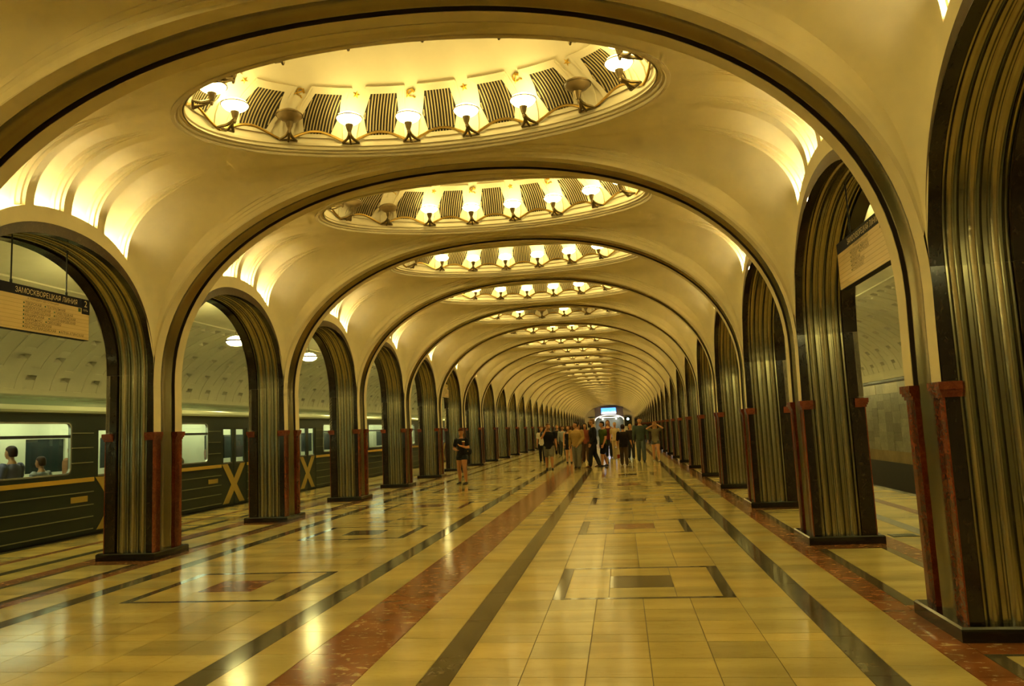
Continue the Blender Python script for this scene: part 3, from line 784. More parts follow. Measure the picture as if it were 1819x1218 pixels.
# ------------------------------------------------------------------ train on the left track
XS = -8.05
TY0, TY1 = -6.0, 62.0
def train():
    t = empty('metro_train', (XS, 14.4, -1.0)); tag(t, 'dark green metro train with yellow stripe and crosses standing at the left platform', 'train')
    off = Matrix.Translation((-XS, -14.4, 1.0))
    def part(nm, mb, parent=t, smooth=False, **kw): return ob(nm, mb.mesh(nm, smooth, **kw), parent, mtx=off if parent is t else None)
    DC = [14.4+4.8*i for i in range(-4, 10)]        # door centres
    D = .68; WH = 1.07
    b = MB()
    b.box((XS-.05, TY0, 2.13), (XS, TY1, 2.32), 'car_green')
    prev = TY0
    for c in DC:
        b.box((XS-.05, prev, 0.02), (XS, c-D, 1.18), 'car_green'); prev = c+D
        w0, w1 = c-2.4-WH, c-2.4+WH
        b.box((XS-.05, w1, 1.18), (XS, c-D, 2.13), 'car_green')
        b.box((XS-.05, c-4.8+D, 1.18), (XS, w0, 2.13), 'car_green')
        b.box((XS-.05, c-D, 2.02), (XS, c+D, 2.13), 'car_green')
        # rounded window corners
        for yc, sy in ((w0, 1), (w1, -1)):
            for z0, sz in ((1.18, 1), (2.13, -1)):
                pts = [(yc, z0)]+[(yc+sy*(.1-.1*math.sin(a)), z0+sz*(.1-.1*math.cos(a))) for a in [PI/2*i/5 for i in range(6)]]
                b.prism(pts, XS-.05, XS, 'car_green', 'yz')
    b.box((XS-.05, prev, .02), (XS, TY1, 2.13), 'car_green')
    part('body_side', b)
    b = MB(); pr = [(0, 2.30), (.03, 2.32), (.035, 2.36), (.0, 2.385), (-.03, 2.45), (-.10, 2.54), (-.25, 2.625), (-.5, 2.68), (-.9, 2.72), (-1.35, 2.735)]
    pr = pr+[(-2.7-x, z) for x, z in pr[-2::-1]]
    b.grid([[(XS+x, y, z) for x, z in pr] for y in (TY0, TY1)], 'car_roof'); part('roof', b, smooth=True, angle=25)
    b = MB(); b.grid([[(XS+x+.004, y, z+.002) for x, z in ((.0, 2.305), (.034, 2.32), (.04, 2.362), (.008, 2.39), (-.022, 2.45))] for y in (TY0, TY1)], 'car_gutter'); part('gutter', b, smooth=True, angle=25)
    b = MB(); b.box((XS-2.7, TY0, -1.0), (XS-2.65, TY1, 2.35), 'car_green'); part('far_side', b)
    b = MB(); b.box((XS-2.65, TY0, .02), (XS-.05, TY1, .06), 'seat_brown'); part('car_floor', b)
    b = MB(); b.box((XS-2.65, TY0, .06), (XS-2.60, TY1, 1.15), 'car_inside'); b.box((XS-2.65, TY0, 1.9), (XS-2.6, TY1, 2.4), 'car_inside'); b.box((XS-2.6, TY0, 2.36), (XS-.05, TY1, 2.4), 'car_inside')
    for i in range(-8, 21): b.box((XS-2.65, 12+2.4*i-.6, 1.15), (XS-2.6, 12+2.4*i+.6, 1.9), 'car_inside' if i % 5 else 'car_green')
    part('inner_wall', b)
    for rx in (.55, 2.15):
        b = MB()
        for c in range(-3, 34): b.box((XS-rx-.05, c*1.8-.7, 2.33), (XS-rx+.05, c*1.8+.7, 2.36), 'car_light')
        part('ceiling_light', b)
    b = MB(); b.box((XS-.6, TY0, -1.0), (XS-.04, TY1, .02), 'rubber'); part('underframe', b)
    prev = TY0
    for c in DC:
        w0, w1 = c-2.4-WH, c-2.4+WH
        for z in (.1, .335, .565, .81):
            b = MB(); b.box((XS, prev, z-.009), (XS+.012, c-D, z+.009), 'car_rib'); part('body_rib', b)
        b = MB(); b.box((XS, prev, 1.005), (XS+.016, c-D, 1.085), 'car_yellow'); part('yellow_stripe', b); 
        for z in (1.375, 1.66, 1.94):
            b = MB(); b.box((XS, w1+.03, z-.008), (XS+.012, c-D-.03, z+.008), 'car_rib'); part('body_rib', b)
            b = MB(); b.box((XS, prev+.03, z-.008), (XS+.012, max(w0-.03, prev+.1), z+.008), 'car_rib'); part('body_rib', b)
        prev = c+D
        # window: frame, pane, transom
        b = MB(); ring = []
        def rr(r, g):
            out = []
            for (yc, zc_), a0 in (((w1-.1, 2.03), 0), ((w0+.1, 2.03), 90), ((w0+.1, 1.28), 180), ((w1-.1, 1.28), 270)):
                for i in range(6):
                    a = math.radians(a0+18*i); out.append((yc+r*math.cos(a), zc_+r*math.sin(a)))
            return [(XS+g, y, z) for y, z in out]
        b.grid([rr(.115, .002), rr(.115, .012), rr(.085, .012), rr(.085, -.03)], 'car_frame', True); fr = part('window', b)
        b = MB(); b.box((XS-.03, w0, 1.18), (XS-.024, w1, 2.13), 'pane'); ob('pane', b.mesh('pane', False), fr)
        b = MB(); b.box((XS-.04, w0, 1.855), (XS+.004, w1, 1.908), 'rubber'); ob('transom', b.mesh('transom', False), fr)
        # doors
        for sy in (-1, 1):
            a0, a1 = sorted((c+sy*.012, c+sy*D)); m0, m1 = sorted((c+sy*.12, c+sy*.54))
            b = MB(); x0, x1 = XS-.045, XS-.015
            b.box((x0, a0, .02), (x1, a1, 1.13), 'car_green'); b.box((x0, a0, 1.99), (x1, a1, 2.03), 'car_green'); b.box((x0, a0, 1.13), (x1, m0, 1.99), 'car_green'); b.box((x0, m1, 1.13), (x1, a1, 1.99), 'car_green')
            dr = part('door', b)
            b = MB(); b.box((XS-.034, m0, 1.13), (XS-.028, m1, 1.99), 'pane'); ob('pane', b.mesh('pane', False), dr)
            b = MB(); b.box((XS-.02, m0-.01, 1.10), (XS-.008, m1+.01, 1.13), 'car_frame'); ob('window_sill', b.mesh('window_sill', False), dr)
        for s2 in (-1, 1):
            b = MB(); b.prism([(c-s2*.62, 1.08), (c-s2*.34, 1.08), (c+s2*.56, .06), (c+s2*.28, .06)], XS-.015+.001*(s2+1), XS-.007+.001*(s2+1), 'car_x', 'yz'); part('yellow_cross_bar', b)
    # seats along the far wall
    for c in DC:
        b = MB(); b.box((XS-2.6, c-3.5, .06), (XS-2.1, c-1.3, .48), 'seat_brown'); b.box((XS-2.6, c-3.5, .48), (XS-2.5, c-1.3, 1.0), 'seat_brown'); part('seat_bench', b)
        b = MB(); b.box((XS-.55, c-3.5, .06), (XS-.08, c-1.3, .48), 'seat_brown'); b.box((XS-.2, c-3.5, .48), (XS-.1, c-1.3, 1.12), 'seat_brown'); part('seat_bench', b)
    for c in (14.4, 19.2):     # fleet number plates under the windows
        b = MB(); b.box((XS, c-1.3, .63), (XS+.01, c-.85, .74), 'car_x'); part('number_plate', b)
    return t
train()

# ------------------------------------------------------------------ hanging lamps over the platforms
b = MB(); b.lathe([(.01, .0), (.12, .012), (.20, .05), (.232, .10), (.235, .115)], 'pend_glass', 22); PN_L = b.mesh('lower_bowl')
b = MB(); b.lathe([(.225, .135), (.20, .18), (.13, .225), (.05, .245), (.02, .25)], 'pend_glass', 22); PN_U = b.mesh('upper_glass')
b = MB(); b.lathe([(.22, .105), (.252, .105), (.252, .145), (.22, .145), (.22, .105)], 'lamp_metal', 22); PN_R = b.mesh('ring')
b = MB(); b.tube([(0, 0, .24), (0, 0, 1.05)], .011, 'lamp_metal', 6); b.lathe([(.012, .27), (.04, .26), (.045, .24)], 'lamp_metal', 10); b.lathe([(.05, 1.06), (.05, 1.03), (.012, .99)], 'lamp_metal', 10); PN_S = b.mesh('stem')
for s in (-1, 1):
    for k in range(-2, 25):
        t = empty('pendant_lamp', (s*7.0, yB(k), 3.98))
        sd = 'left, train side' if s < 0 else 'right'
        tag(t, f'white glass pendant lamp over the {sd} platform, {ordn(k+3)} along', 'lamp', 'platform pendant lamps')
        for nm, me in (('lower_bowl', PN_L), ('upper_glass', PN_U), ('ring', PN_R), ('stem', PN_S)): ob(nm, me, t)

# ------------------------------------------------------------------ direction signs hung in the arcade
def text_mesh(txt, height, mname, width=None, align='LEFT'):
    cu = bpy.data.curves.new('txt', 'FONT'); cu.body = txt; cu.size = 1; cu.extrude = 0.0; cu.resolution_u = 2
    me = evaluated(bpy.data.objects.new('txt', cu)); bpy.data.curves.remove(cu)
    xs = [v.co.x for v in me.vertices]; ys = [v.co.y for v in me.vertices]
    sx = height/(.73 if len(txt) > 1 else max(ys)); k = sx
    wid = (max(xs)-min(xs))*k
    kx = k*(width/wid) if width else k
    x0 = min(xs)
    if align == 'CENTER': x0 = (min(xs)+max(xs))/2
    for v in me.vertices: v.co.x = (v.co.x-x0)*kx; v.co.y *= k
    me.materials.clear(); me.materials.append(MATS[mname]); me.name = 'lettering'
    return me
def sign(name, label, x, yc, s, rows, num, header='ЗАМОСКВОРЕЦКАЯ ЛИНИЯ', head='sign_navy', head_txt='sign_white'):
    """s=+1: faces +x (left arcade), s=-1: faces -x. local u runs to the reader's right"""
    W, H, TH = 1.72, .56, .09
    t = empty(name, (x, yc, 3.10)); tag(t, label, 'sign', 'hanging direction signs')
    M = Matrix(((0, 0, s, 0), (s, 0, 0, 0), (0, 1, 0, 0), (0, 0, 0, 1)))   # (u, v, n) -> world axes
    def part(nm, mb, par=t): return ob(nm, mb.mesh(nm, False), par, mtx=M if par is t else None)
    b = MB(); b.box((-W/2, 0, -TH/2), (W/2, H, TH/2-.004), 'sign_navy'); case = part('case', b)
    b = MB(); b.box((-W/2+.004, .006, TH/2-.004), (W/2-.004, H-.128, TH/2), 'sign_cream'); part('face_panel', b)
    b = MB(); b.box((-W/2, H-.128, TH/2-.004), (W/2, H, TH/2+.001), head); part('header_band', b)
    b = MB(); b.box((W/2-.15, H-.205, TH/2), (W/2, H, TH/2+.003), 'sign_navy'); part('track_number_panel', b)
    zt = TH/2+.0015
    for i in range(8):
        b = MB(); v = .375-.049*i; b.box((-W/2+.006, v, TH/2), (W/2-.006, v+.003, TH/2+.0006), 'sign_line'); part('ruled_line', b)
    def put(txt, u, v, h, m, width=None, align='LEFT', z=zt):
        me = text_mesh(txt, h, m, width, align); o = ob('lettering', me, t, mtx=M @ Matrix.Translation((u, v, z))); return o
    put(header, -.44, H-.098, .068, head_txt, 1.06)
    put('К ПОЕЗДАМ ДО СТАНЦИЙ', .02, H-.162, .026, 'sign_text', .52, 'CENTER')
    put(num, W/2-.078, H-.105, .085, 'sign_white', None, 'CENTER', TH/2+.004); put('ПУТЬ', W/2-.078, H-.165, .026, 'sign_white', .09, 'CENTER', TH/2+.004)
    b = MB(); b.box((W/2-.215, H-.185, TH/2), (W/2-.168, H-.135, TH/2+.002), 'sign_green'); part('lift_symbol', b)
    for i, row in enumerate(rows):
        for u, wd, txt in row:
            v = .335-.049*i
            d = MB(); d.lathe([(0, 0), (.012, 0)], 'sign_green', 10, (u, v+.014, zt)); part('bullet', d)
            put(txt, u+.022, v-.003, .036, 'sign_text', wd)
    for u in (-.46, .47):
        top = Lin(abs(u)/HS)-3.10
        b = MB(); b.tube([(u, H, 0), (u, top+.02, 0)], .009, 'black_metal', 6); b.lathe([(.016, 0), (.016, .05)], 'black_metal', 8, (u, H, 0), Matrix(((1,0,0,0),(0,0,1,0),(0,-1,0,0),(0,0,0,1)))); part('hanger_rod', b)
    return t
ROWS_L = [[(-.30, .26, 'ТВЕРСКАЯ'), (.05, .33, 'ТЕАТРАЛЬНАЯ')], [(-.30, .42, 'НОВОКУЗНЕЦКАЯ'), (.21, .31, 'ПАВЕЛЕЦКАЯ')], [(-.30, .42, 'АВТОЗАВОДСКАЯ'), (.21, .36, 'КОЛОМЕНСКАЯ')],
          [(-.30, .31, 'КАШИРСКАЯ'), (.12, .45, 'КАНТЕМИРОВСКАЯ')], [(-.30, .28, 'ЦАРИЦЫНО'), (.07, .24, 'ОРЕХОВО')], [(-.30, .44, 'ДОМОДЕДОВСКАЯ')], [(-.30, .52, 'КРАСНОГВАРДЕЙСКАЯ'), (.31, .42, 'АЛМА-АТИНСКАЯ')]]
ROWS_R = [[(-.36, .30, 'БЕЛОРУССКАЯ'), (.02, .22, 'ДИНАМО')], [(-.36, .22, 'АЭРОПОРТ'), (-.05, .30, 'СОКОЛ')], [(-.36, .30, 'ВОЙКОВСКАЯ')], [(-.36, .44, 'ВОДНЫЙ СТАДИОН')], [(-.36, .40, 'РЕЧНОЙ ВОКЗАЛ')]]
sign('direction_sign', 'yellowish station list sign numbered 2 hanging in the nearest left arch', -4.97, yB(0), 1, ROWS_L, '2')
sign('direction_sign', 'station list sign hanging in the right arcade arch above the second column', 4.97, yB(0), -1, ROWS_R, '1')
sign('direction_sign', 'far station list sign with yellow header hanging in the left arcade', -4.97, yB(5), 1, ROWS_L, '2', head='sign_yellow', head_txt='sign_text')

# ------------------------------------------------------------------ far end of the nave
b = MB(); YE2 = Y_END
def endwall():
    b = MB()
    # cream wall with an arched opening 5.0 m wide
    N = 24; r = 2.6; pts = [(-r, 0)]+[(r*math.cos(PI-PI*i/N), 2.65+.95*max(0, math.sin(PI*i/N))**.9) for i in range(N+1)]+[(r, 0)]
    top = [(-12, 0), (-12, 6.5)]+[(-12+24*i/(N+1), 6.5) for i in range(1, N+1)]+[(12, 6.5), (12, 0)]
    b.grid([[(x, YE2, z) for x, z in pts], [(x, YE2, z) for x, z in top[:len(pts)-1]+[top[-1]]]], 'stucco')
    return tag(ob('wall_front', b.mesh('wall_front', False)), kind='structure')
endwall()
b = MB(); N = 24
lo = [(2.62*math.cos(PI-PI*i/N), 2.75+.95*max(0, math.sin(PI*i/N))**.9) for i in range(N+1)]
b.grid([[(x, YE2-.12, z) for x, z in lo], [(x, YE2-.12, 5.45-.4*(x/2.62)**2) for x, z in lo]], 'panel_purple'); b.grid([[(x, YE2-.12, 5.45-.4*(x/2.62)**2) for x, z in lo], [(x, YE2, 5.45-.4*(x/2.62)**2) for x, z in lo]], 'panel_purple')
tag(ob('end_panel', b.mesh('end_panel')), 'purple grey arched panel on the far end wall', 'panel')
b = MB(); b.tube([(x, YE2-.2, z) for x, z in lo], .085, 'trim_light', 8); tag(ob('arch_light_trim', b.mesh('arch_light_trim')), 'glowing white trim around the arched passage at the far end', 'trim')
t = empty('display_screen', (-.05, YE2-.35, 3.86)); tag(t, 'bright blue and white screen above the far passage', 'screen')
b = MB(); b.box((-1.42, 0, 0), (1.42, .15, 1.22), 'stand_black'); ob('housing', b.mesh('housing', False), t)
b = MB(); b.box((-1.36, -.02, .06), (1.36, 0, 1.16), 'screen'); ob('display', b.mesh('display', False), t)
for s in (-1, 1):
    b = MB(); b.lathe([(0, 0), (.1, .02), (.12, .1), (0, .16)], 'spot', 12, (s*1.25, YE2+2.2, 2.9)); tag(ob('passage_light', b.mesh('passage_light')), f'small white light on the {"left" if s < 0 else "right"} of the far passage', 'lamp', 'passage lights')
b = MB(); b.box((-4, YE2+2.5, -.2), (4, YE2+2.7, 4), 'passage'); b.box((-4, YE2, 3.3), (4, YE2+2.6, 3.5), 'passage'); b.box((-4, YE2, -.1), (4, YE2+2.6, 0), 'tile_beige'); b.box((-3.6, YE2, 0), (-3.4, YE2+2.6, 3.4), 'passage'); b.box((3.4, YE2, 0), (3.6, YE2+2.6, 3.4), 'passage')
b.box((-1.8, YE2+.8, 3.26), (1.8, YE2+1.1, 3.3), 'spot'); tag(ob('wall_passage', b.mesh('wall_passage', False)), kind='structure')  # glowing ceiling strip added to brighten the passage
for x, y, w_, z1, lab, glow in ((3.05, 96, .92, 2.72, 'black information stand with a green glow behind the walkers', True), (-2.0, 105, .75, 2.35, 'plain black information stand at the left of the far nave', False)):
    t = empty('information_stand', (x, y, 0)); tag(t, lab, 'stand')
    b = MB(); b.box((-w_/2, -.12, 1.55), (w_/2, .12, z1), 'stand_black'); ob('cabinet', b.mesh('cabinet', False), t)
    b = MB(); b.box((-.09, -.09, 0), (.09, .09, 1.55), 'stand_black'); b.box((-w_/2, -.2, 0), (w_/2, .2, .05), 'stand_black'); ob('post', b.mesh('post', False), t)
    b = MB(); b.box((-w_/2+.07, -.135, 1.63), (w_/2-.07, -.12, z1-.08), 'rubber'); ob('screen', b.mesh('screen', False), t)
    if glow: b = MB(); b.lathe([(0, .03), (.12, .02), (.15, 0)], 'glow', 14, (-.02, -.14, z1-.3), Matrix(((1,0,0,0),(0,0,-1,0),(0,1,0,0),(0,0,0,1)))); ob('indicator', b.mesh('indicator'), t)

# ------------------------------------------------------------------ people
SKIN = ((.50, .24, .10), (.42, .19, .075), (.56, .29, .13))
for i, c in enumerate(SKIN): mat(f'skin_{i}', c, .55, var=.05, vscale=20)
_cm = {}
def cmat(c, rough=.8):
    if c not in _cm: _cm[c] = f'cloth_{len(_cm)}'; mat(_cm[c], c, rough, spec=.2, var=.12, vscale=18)
    return _cm[c]
mat('eye', (.01, .008, .006), .3); mat('lips', (.30, .07, .04), .5)
def loft(bm, rings, n=14, caps=True):
    rows = []
    for c, u, v in rings: rows.append([bm.verts.new(c+u*math.cos(2*PI*j/n)+v*math.sin(2*PI*j/n)) for j in range(n)])
    for a, b_ in zip(rows, rows[1:]):
        for j in range(n): bm.faces.new((a[j], a[(j+1) % n], b_[(j+1) % n], b_[j]))
    if caps: bm.faces.new(rows[0][::-1]); bm.faces.new(rows[-1])
def limb(bm, pts, rad, n=12, flat=1.0):
    """tapered limb through joints, rounded ends, with mid-segment fullness"""
    P3 = [Vector(p) for p in pts]; C = []; Rr = []
    for i in range(len(P3)-1):
        for q in (0, .33, .66):
            C.append(P3[i].lerp(P3[i+1], q)); Rr.append((rad[i]+(rad[i+1]-rad[i])*q)*(1.05 if q == .33 else 1))
    C.append(P3[-1]); Rr.append(rad[-1])
    t0 = (C[0]-C[1]).normalized(); t1 = (C[-1]-C[-2]).normalized()
    C = [C[0]+t0*Rr[0]*.75]+C+[C[-1]+t1*Rr[-1]*.75]; Rr = [Rr[0]*.5]+Rr+[Rr[-1]*.5]
    up = Vector((1, 0, 0)); rings = []
    for i, c in enumerate(C):
        t = (C[min(i+1, len(C)-1)]-C[max(i-1, 0)]).normalized(); u = up-t*up.dot(t)
        u = u.normalized() if u.length > 1e-4 else t.orthogonal().normalized(); v = t.cross(u)
        rings.append((c, u*Rr[i], v*Rr[i]*flat))
    loft(bm, rings, n)
def torso(bm, rows, H, lean):
    loft(bm, [(Vector((0, yc*H+lean*max(0, z-.52)*H, z*H)), Vector((rx*H, 0, 0)), Vector((0, ry*H, 0))) for z, rx, ry, yc in rows], 20)
def finish(bm, name, m, voxel, smooth=2):
    bmesh.ops.recalc_face_normals(bm, faces=bm.faces)
    me = bpy.data.meshes.new(name); bm.to_mesh(me); bm.free()
    tmp = bpy.data.objects.new('tmp', me)
    r = tmp.modifiers.new('r', 'REMESH'); r.mode = 'VOXEL'; r.voxel_size = voxel; r.use_smooth_shade = True
    if smooth: q = tmp.modifiers.new('s', 'SMOOTH'); q.iterations = smooth; q.factor = .5
    out = evaluated(tmp); bpy.data.meshes.remove(me)
    out.materials.clear(); out.materials.append(MATS[m]); out.name = name
    return out
def person(loc, H, face, label, skin=0, top=(.02, .02, .02), bottom=(.05, .05, .05), sleeve='short', legs='trousers', hair=(.03, .015, .008), longhair=False,
           shoes=(.02, .018, .015), arms=None, stride=.10, fem=False, seat=False, skirt=None, collar=None, lean=0., headturn=0., nod=0., hem=.47, group=None, width=1.0, stance=1.15):
    """face: heading angle; 0 faces the camera (-y), pi walks away. arms: per side (elbow, wrist) in units of H, else hanging"""
    t = empty('person', loc, face); tag(t, label, 'person', group)
    vx = .0085*H; W = width
    sh = (.098 if fem else .112)*W; hipx = .05
    if seat and not arms: arms = {q: ((q*.135, -.02, .62), (q*.07, -.17, .56)) for q in (-1, 1)}
    # joints, body faces -y
    legJ = []
    for s in (-1, 1):
        f = stride*s
        if seat: j = [(s*hipx, 0, .50), (s*.06, -.24, .50), (s*.06, -.25, .26), (s*.06, -.25, .045)]
        else: j = [(s*hipx, 0, .50), (s*hipx*(1+stance)/2, -f*.5-(.02 if f < 0 else .03), .275), (s*hipx*stance, -f+(.02 if f < 0 else 0), .045)]
        legJ.append([Vector(p)*H for p in j])
    armJ = []
    for i, s in enumerate((-1, 1)):
        a = (arms or {}).get(s)
        if a: e, w_ = Vector(a[0]), Vector(a[1])
        else: e, w_ = Vector((s*(sh+.028), .012-stride*.2*s, .625)), Vector((s*(sh+.035), -.035-stride*.5*s, .485))
        S = Vector((s*sh, lean*.28, .795)); armJ.append([S*H, e*H, w_*H])
    bm = bmesh.new()
    rows = [(.46, .060, .055, 0), (.49, .088*W, .066*W, .004), (.53, (.092 if fem else .086)*W, .070*W, .004), (.58, (.076 if fem else .082)*W, .060*W, 0), (.63, (.070 if fem else .084)*W, .056*W, -.002), (.70, (.080 if fem else .094)*W, .066*W, -.006), (.755, (.086 if fem else .102)*W, .064*W, -.003), (.80, .082*W, .052, .004), (.825, .050, .040, .008), (.85, .030, .032, .008)]
    torso(bm, rows, H, lean)
    hy = lean*.35
    neck = [Vector((0, hy+.006, .82))*H, Vector((0, hy-.004, .885))*H]; limb(bm, neck, [.030*H, .028*H])
    for J in legJ:
        if seat: limb(bm, J, [.060*H, .042*H, .034*H, .022*H])
        else:
            limb(bm, [J[0], J[1]], [.058*H, .036*H]); K = J[1].lerp(J[2], .3)+Vector((0, .012*H, 0)); limb(bm, [J[1], K, J[2]], [.035*H, .037*H, .021*H])
    for J in armJ: limb(bm, J, [.034*H, .026*H, .017*H])
    # head
    hc = Vector((0, hy-.012, .932))*H; R3 = Matrix.Rotation(headturn, 3, 'Z') @ Matrix.Rotation(nod, 3, 'X')
    prof = [(-.064, .010, .014, -.022), (-.058, .026, .028, -.018), (-.040, .036, .040, -.010), (-.018, .043, .050, -.002), (.006, .047, .055, .003), (.030, .047, .056, .006), (.048, .040, .048, .008), (.060, .026, .032, .008), (.067, .010, .012, .008)]
    loft(bm, [(hc+R3 @ Vector((0, y*H, z*H)), R3 @ Vector((rx*H, 0, 0)), R3 @ Vector((0, ry*H, 0))) for z, rx, ry, y in prof], 18)
    loft(bm, [(hc+R3 @ Vector((0, y*H, z*H)), R3 @ Vector((rx*H, 0, 0)), R3 @ Vector((0, .012*H, 0))) for z, rx, y in ((.010, .005, -.050), (-.006, .0085, -.058), (-.020, .011, -.062), (-.026, .008, -.054))], 8)
    for s in (-1, 1): limb(bm, [hc+R3 @ (Vector((s*.047, .004, .012))*H), hc+R3 @ (Vector((s*.048, .004, -.014))*H)], [.009*H, .007*H])
    me = finish(bm, 'body', f'skin_{skin}', vx, 1)
    # hands: palm, four fingers, thumb
    b2 = bmesh.new(); b2.from_mesh(me)
    for i, J in enumerate(armJ):
        s = (-1, 1)[i]; d = (J[2]-J[1]).normalized(); sd = Vector((0, -1, 0)); sd = (sd-d*sd.dot(d)); sd = sd.normalized() if sd.length > .2 else d.orthogonal().normalized(); nn = d.cross(sd)
        p0 = J[2]; pc = p0+d*.045*H
        loft(b2, [(p0-d*.01*H, sd*.014*H, nn*.012*H), (p0+d*.015*H, sd*.020*H, nn*.010*H), (pc, sd*.023*H, nn*.009*H), (pc+d*.006*H, sd*.020*H, nn*.007*H)], 10)
        for q, L in ((-.016, .034), (-.0055, .041), (.0055, .038), (.016, .030)):
            a = pc-sd*q*H; limb(b2, [a, a+d*L*.5*H+nn*s*.004*H, a+d*L*.9*H+nn*s*.012*H], [.0062*H, .0056*H, .0045*H], 6)
        a = p0+d*.012*H+sd*.016*H; limb(b2, [a, a+d*.016*H+sd*.014*H, a+d*.034*H+sd*.016*H], [.0075*H, .0068*H, .005*H], 6)
    b2.to_mesh(me); b2.free(); me.polygons.foreach_set('use_smooth', [True]*len(me.polygons)); me.update()
    ob('body', me, t)
    # face
    b = MB()
    for s in (-1, 1): b.lathe([(0, -.004*H), (.006*H, -.002*H), (.0065*H, .002*H), (0, .004*H)], 'eye', 8, hc+R3 @ (Vector((s*.018, -.0475, .004))*H))
    b.box(hc+R3 @ (Vector((-.014, -.056, -.0375))*H), hc+R3 @ (Vector((.014, -.040, -.031))*H), 'lips')
    ob('face_features', b.mesh('face_features', True), t)
    # clothes
    g = .009
    bm = bmesh.new()
    if skirt: low = [(hem-.03, .105*W, .085*W, 0)]
    else: low = [(hem, .094*W, .078*W, .002)]
    trows = low+[(.53, (.098 if fem else .096)*W, .078*W, .004), (.58, (.083 if fem else .093)*W, .068*W, 0), (.63, (.078 if fem else .095)*W, .065*W, -.002), (.70, (.090 if fem else .106)*W, .076*W, -.007), (.755, (.096 if fem else .113)*W, .073*W, -.003), (.80, .093*W, .060, .004), (.822, .052, .046, .008)]
    if collar == 'tank': trows = trows[:-2]+[(.785, .085*W, .060, .003)]
    if collar == 'high': trows += [(.845, .040, .042, .006)]
    torso(bm, trows, H, lean)
    if collar == 'tank':
        for s in (-1, 1): limb(bm, [Vector((s*.055, lean*.27-.045, .77))*H, Vector((s*.06, lean*.28, .825))*H, Vector((s*.055, lean*.27+.05, .77))*H], [.012*H]*3, 8)
    for J in armJ:
        if sleeve == 'long': limb(bm, [J[0], J[1], J[1].lerp(J[2], .93)], [.046*H, .037*H, .027*H])
        elif sleeve == 'short': limb(bm, [J[0], J[0].lerp(J[1], .62)], [.046*H, .041*H])
        elif sleeve == 'elbow': limb(bm, [J[0], J[1]], [.045*H, .037*H])
    ob('top', finish(bm, 'top', cmat(top), vx, 2), t)
    bm = bmesh.new()
    torso(bm, [(.455, .066*W, .062*W, 0), (.49, .093*W, .073*W, .004), (.53, (.094 if fem else .090)*W, .075*W, .004), (.585, (.080 if fem else .087)*W, .065*W, 0)], H, lean)
    for J in legJ:
        if skirt: continue
        if seat: limb(bm, J, [.068*H, .052*H, .044*H, .038*H])
        elif legs == 'trousers': limb(bm, [J[0], J[1], J[1].lerp(J[2], .5)+Vector((0, .004*H, 0)), J[2]], [.067*H, .050*H, .046*H, .042*H])
        elif legs == 'shorts': limb(bm, [J[0], J[0].lerp(J[1], .85)], [.067*H, .058*H])
        elif legs == 'minishorts': limb(bm, [J[0], J[0].lerp(J[1], .22)], [.067*H, .066*H])
        elif legs == 'leggings': limb(bm, [J[0], J[1], J[1].lerp(J[2], .35)+Vector((0, .01*H, 0)), J[2]], [.064*H, .042*H, .043*H, .028*H])
    if skirt: torso(bm, [(skirt, .10*W, .085*W, 0), (.47, .102*W, .083*W, 0), (.53, .098*W, .078*W, 0)], H, 0)
    ob('skirt' if skirt else legs, finish(bm, 'bottom', cmat(bottom), vx, 2), t)
    for J in legJ:
        A = J[-1]; bm = bmesh.new()
        loft(bm, [(Vector((A.x, A.y+.028*H, .018*H)), Vector((.018*H, 0, 0)), Vector((0, 0, .018*H))), (Vector((A.x, A.y+.01*H, .028*H)), Vector((.024*H, 0, 0)), Vector((0, 0, .027*H))), (Vector((A.x, A.y-.03*H, .024*H)), Vector((.026*H, 0, 0)), Vector((0, 0, .022*H))), (Vector((A.x, A.y-.075*H, .016*H)), Vector((.027*H, 0, 0)), Vector((0, 0, .014*H))), (Vector((A.x, A.y-.108*H, .012*H)), Vector((.016*H, 0, 0)), Vector((0, 0, .010*H)))], 12)
        ob('shoe', finish(bm, 'shoe', cmat(shoes, .5), vx*.8, 1), t)
    # hair
    bm = bmesh.new()
    loft(bm, [(hc+R3 @ Vector((0, y*H, z*H)), R3 @ Vector((rx*H, 0, 0)), R3 @ Vector((0, ry*H, 0))) for z, rx, ry, y in ((-.042, .036, .022, .034), (-.030, .046, .032, .030), (-.005, .0515, .042, .024), (.018, .0525, .049, .018), (.032, .0515, .054, .010), (.045, .048, .055, .007), (.058, .040, .046, .008), (.070, .026, .030, .009), (.075, .010, .012, .009))], 18)
    if longhair:
        loft(bm, [(hc+R3 @ Vector((0, y*H, z*H)), R3 @ Vector((rx*H, 0, 0)), R3 @ Vector((0, ry*H, 0))) for z, rx, ry, y in ((.02, .050, .040, .022), (-.04, .052, .030, .034), (-.09, .050, .022, .046), (-.15, .040, .014, .055))], 14)
        for s in (-1, 1): limb(bm, [hc+R3 @ (Vector((s*.047, -.012, .03))*H), hc+R3 @ (Vector((s*.052, -.006, -.05))*H), hc+R3 @ (Vector((s*.050, -.02, -.12))*H)], [.012*H, .014*H, .008*H], 8)
    ob('hair', finish(bm, 'hair', cmat(hair, .6), vx, 1), t)
    return t
GP = 'people walking in the nave'
person((-.69, 30.4, 0), 1.84, .1, 'man in black polo and grey shorts holding a phone to his face', 1, (.006, .006, .008), (.17, .16, .12), 'short', 'shorts', (.10, .055, .025), arms={-1: ((-.155, -.07, .68), (-.035, -.09, .875))}, stride=.07, headturn=.2, group=GP, width=1.12, hem=.45)
person((-1.69, 37.3, 0), 1.76, 0, 'woman in white top half hidden behind the man in black polo', 0, (.62, .55, .42), (.012, .012, .014), 'short', 'leggings', (.16, .08, .03), fem=True, stride=.06, group=GP)
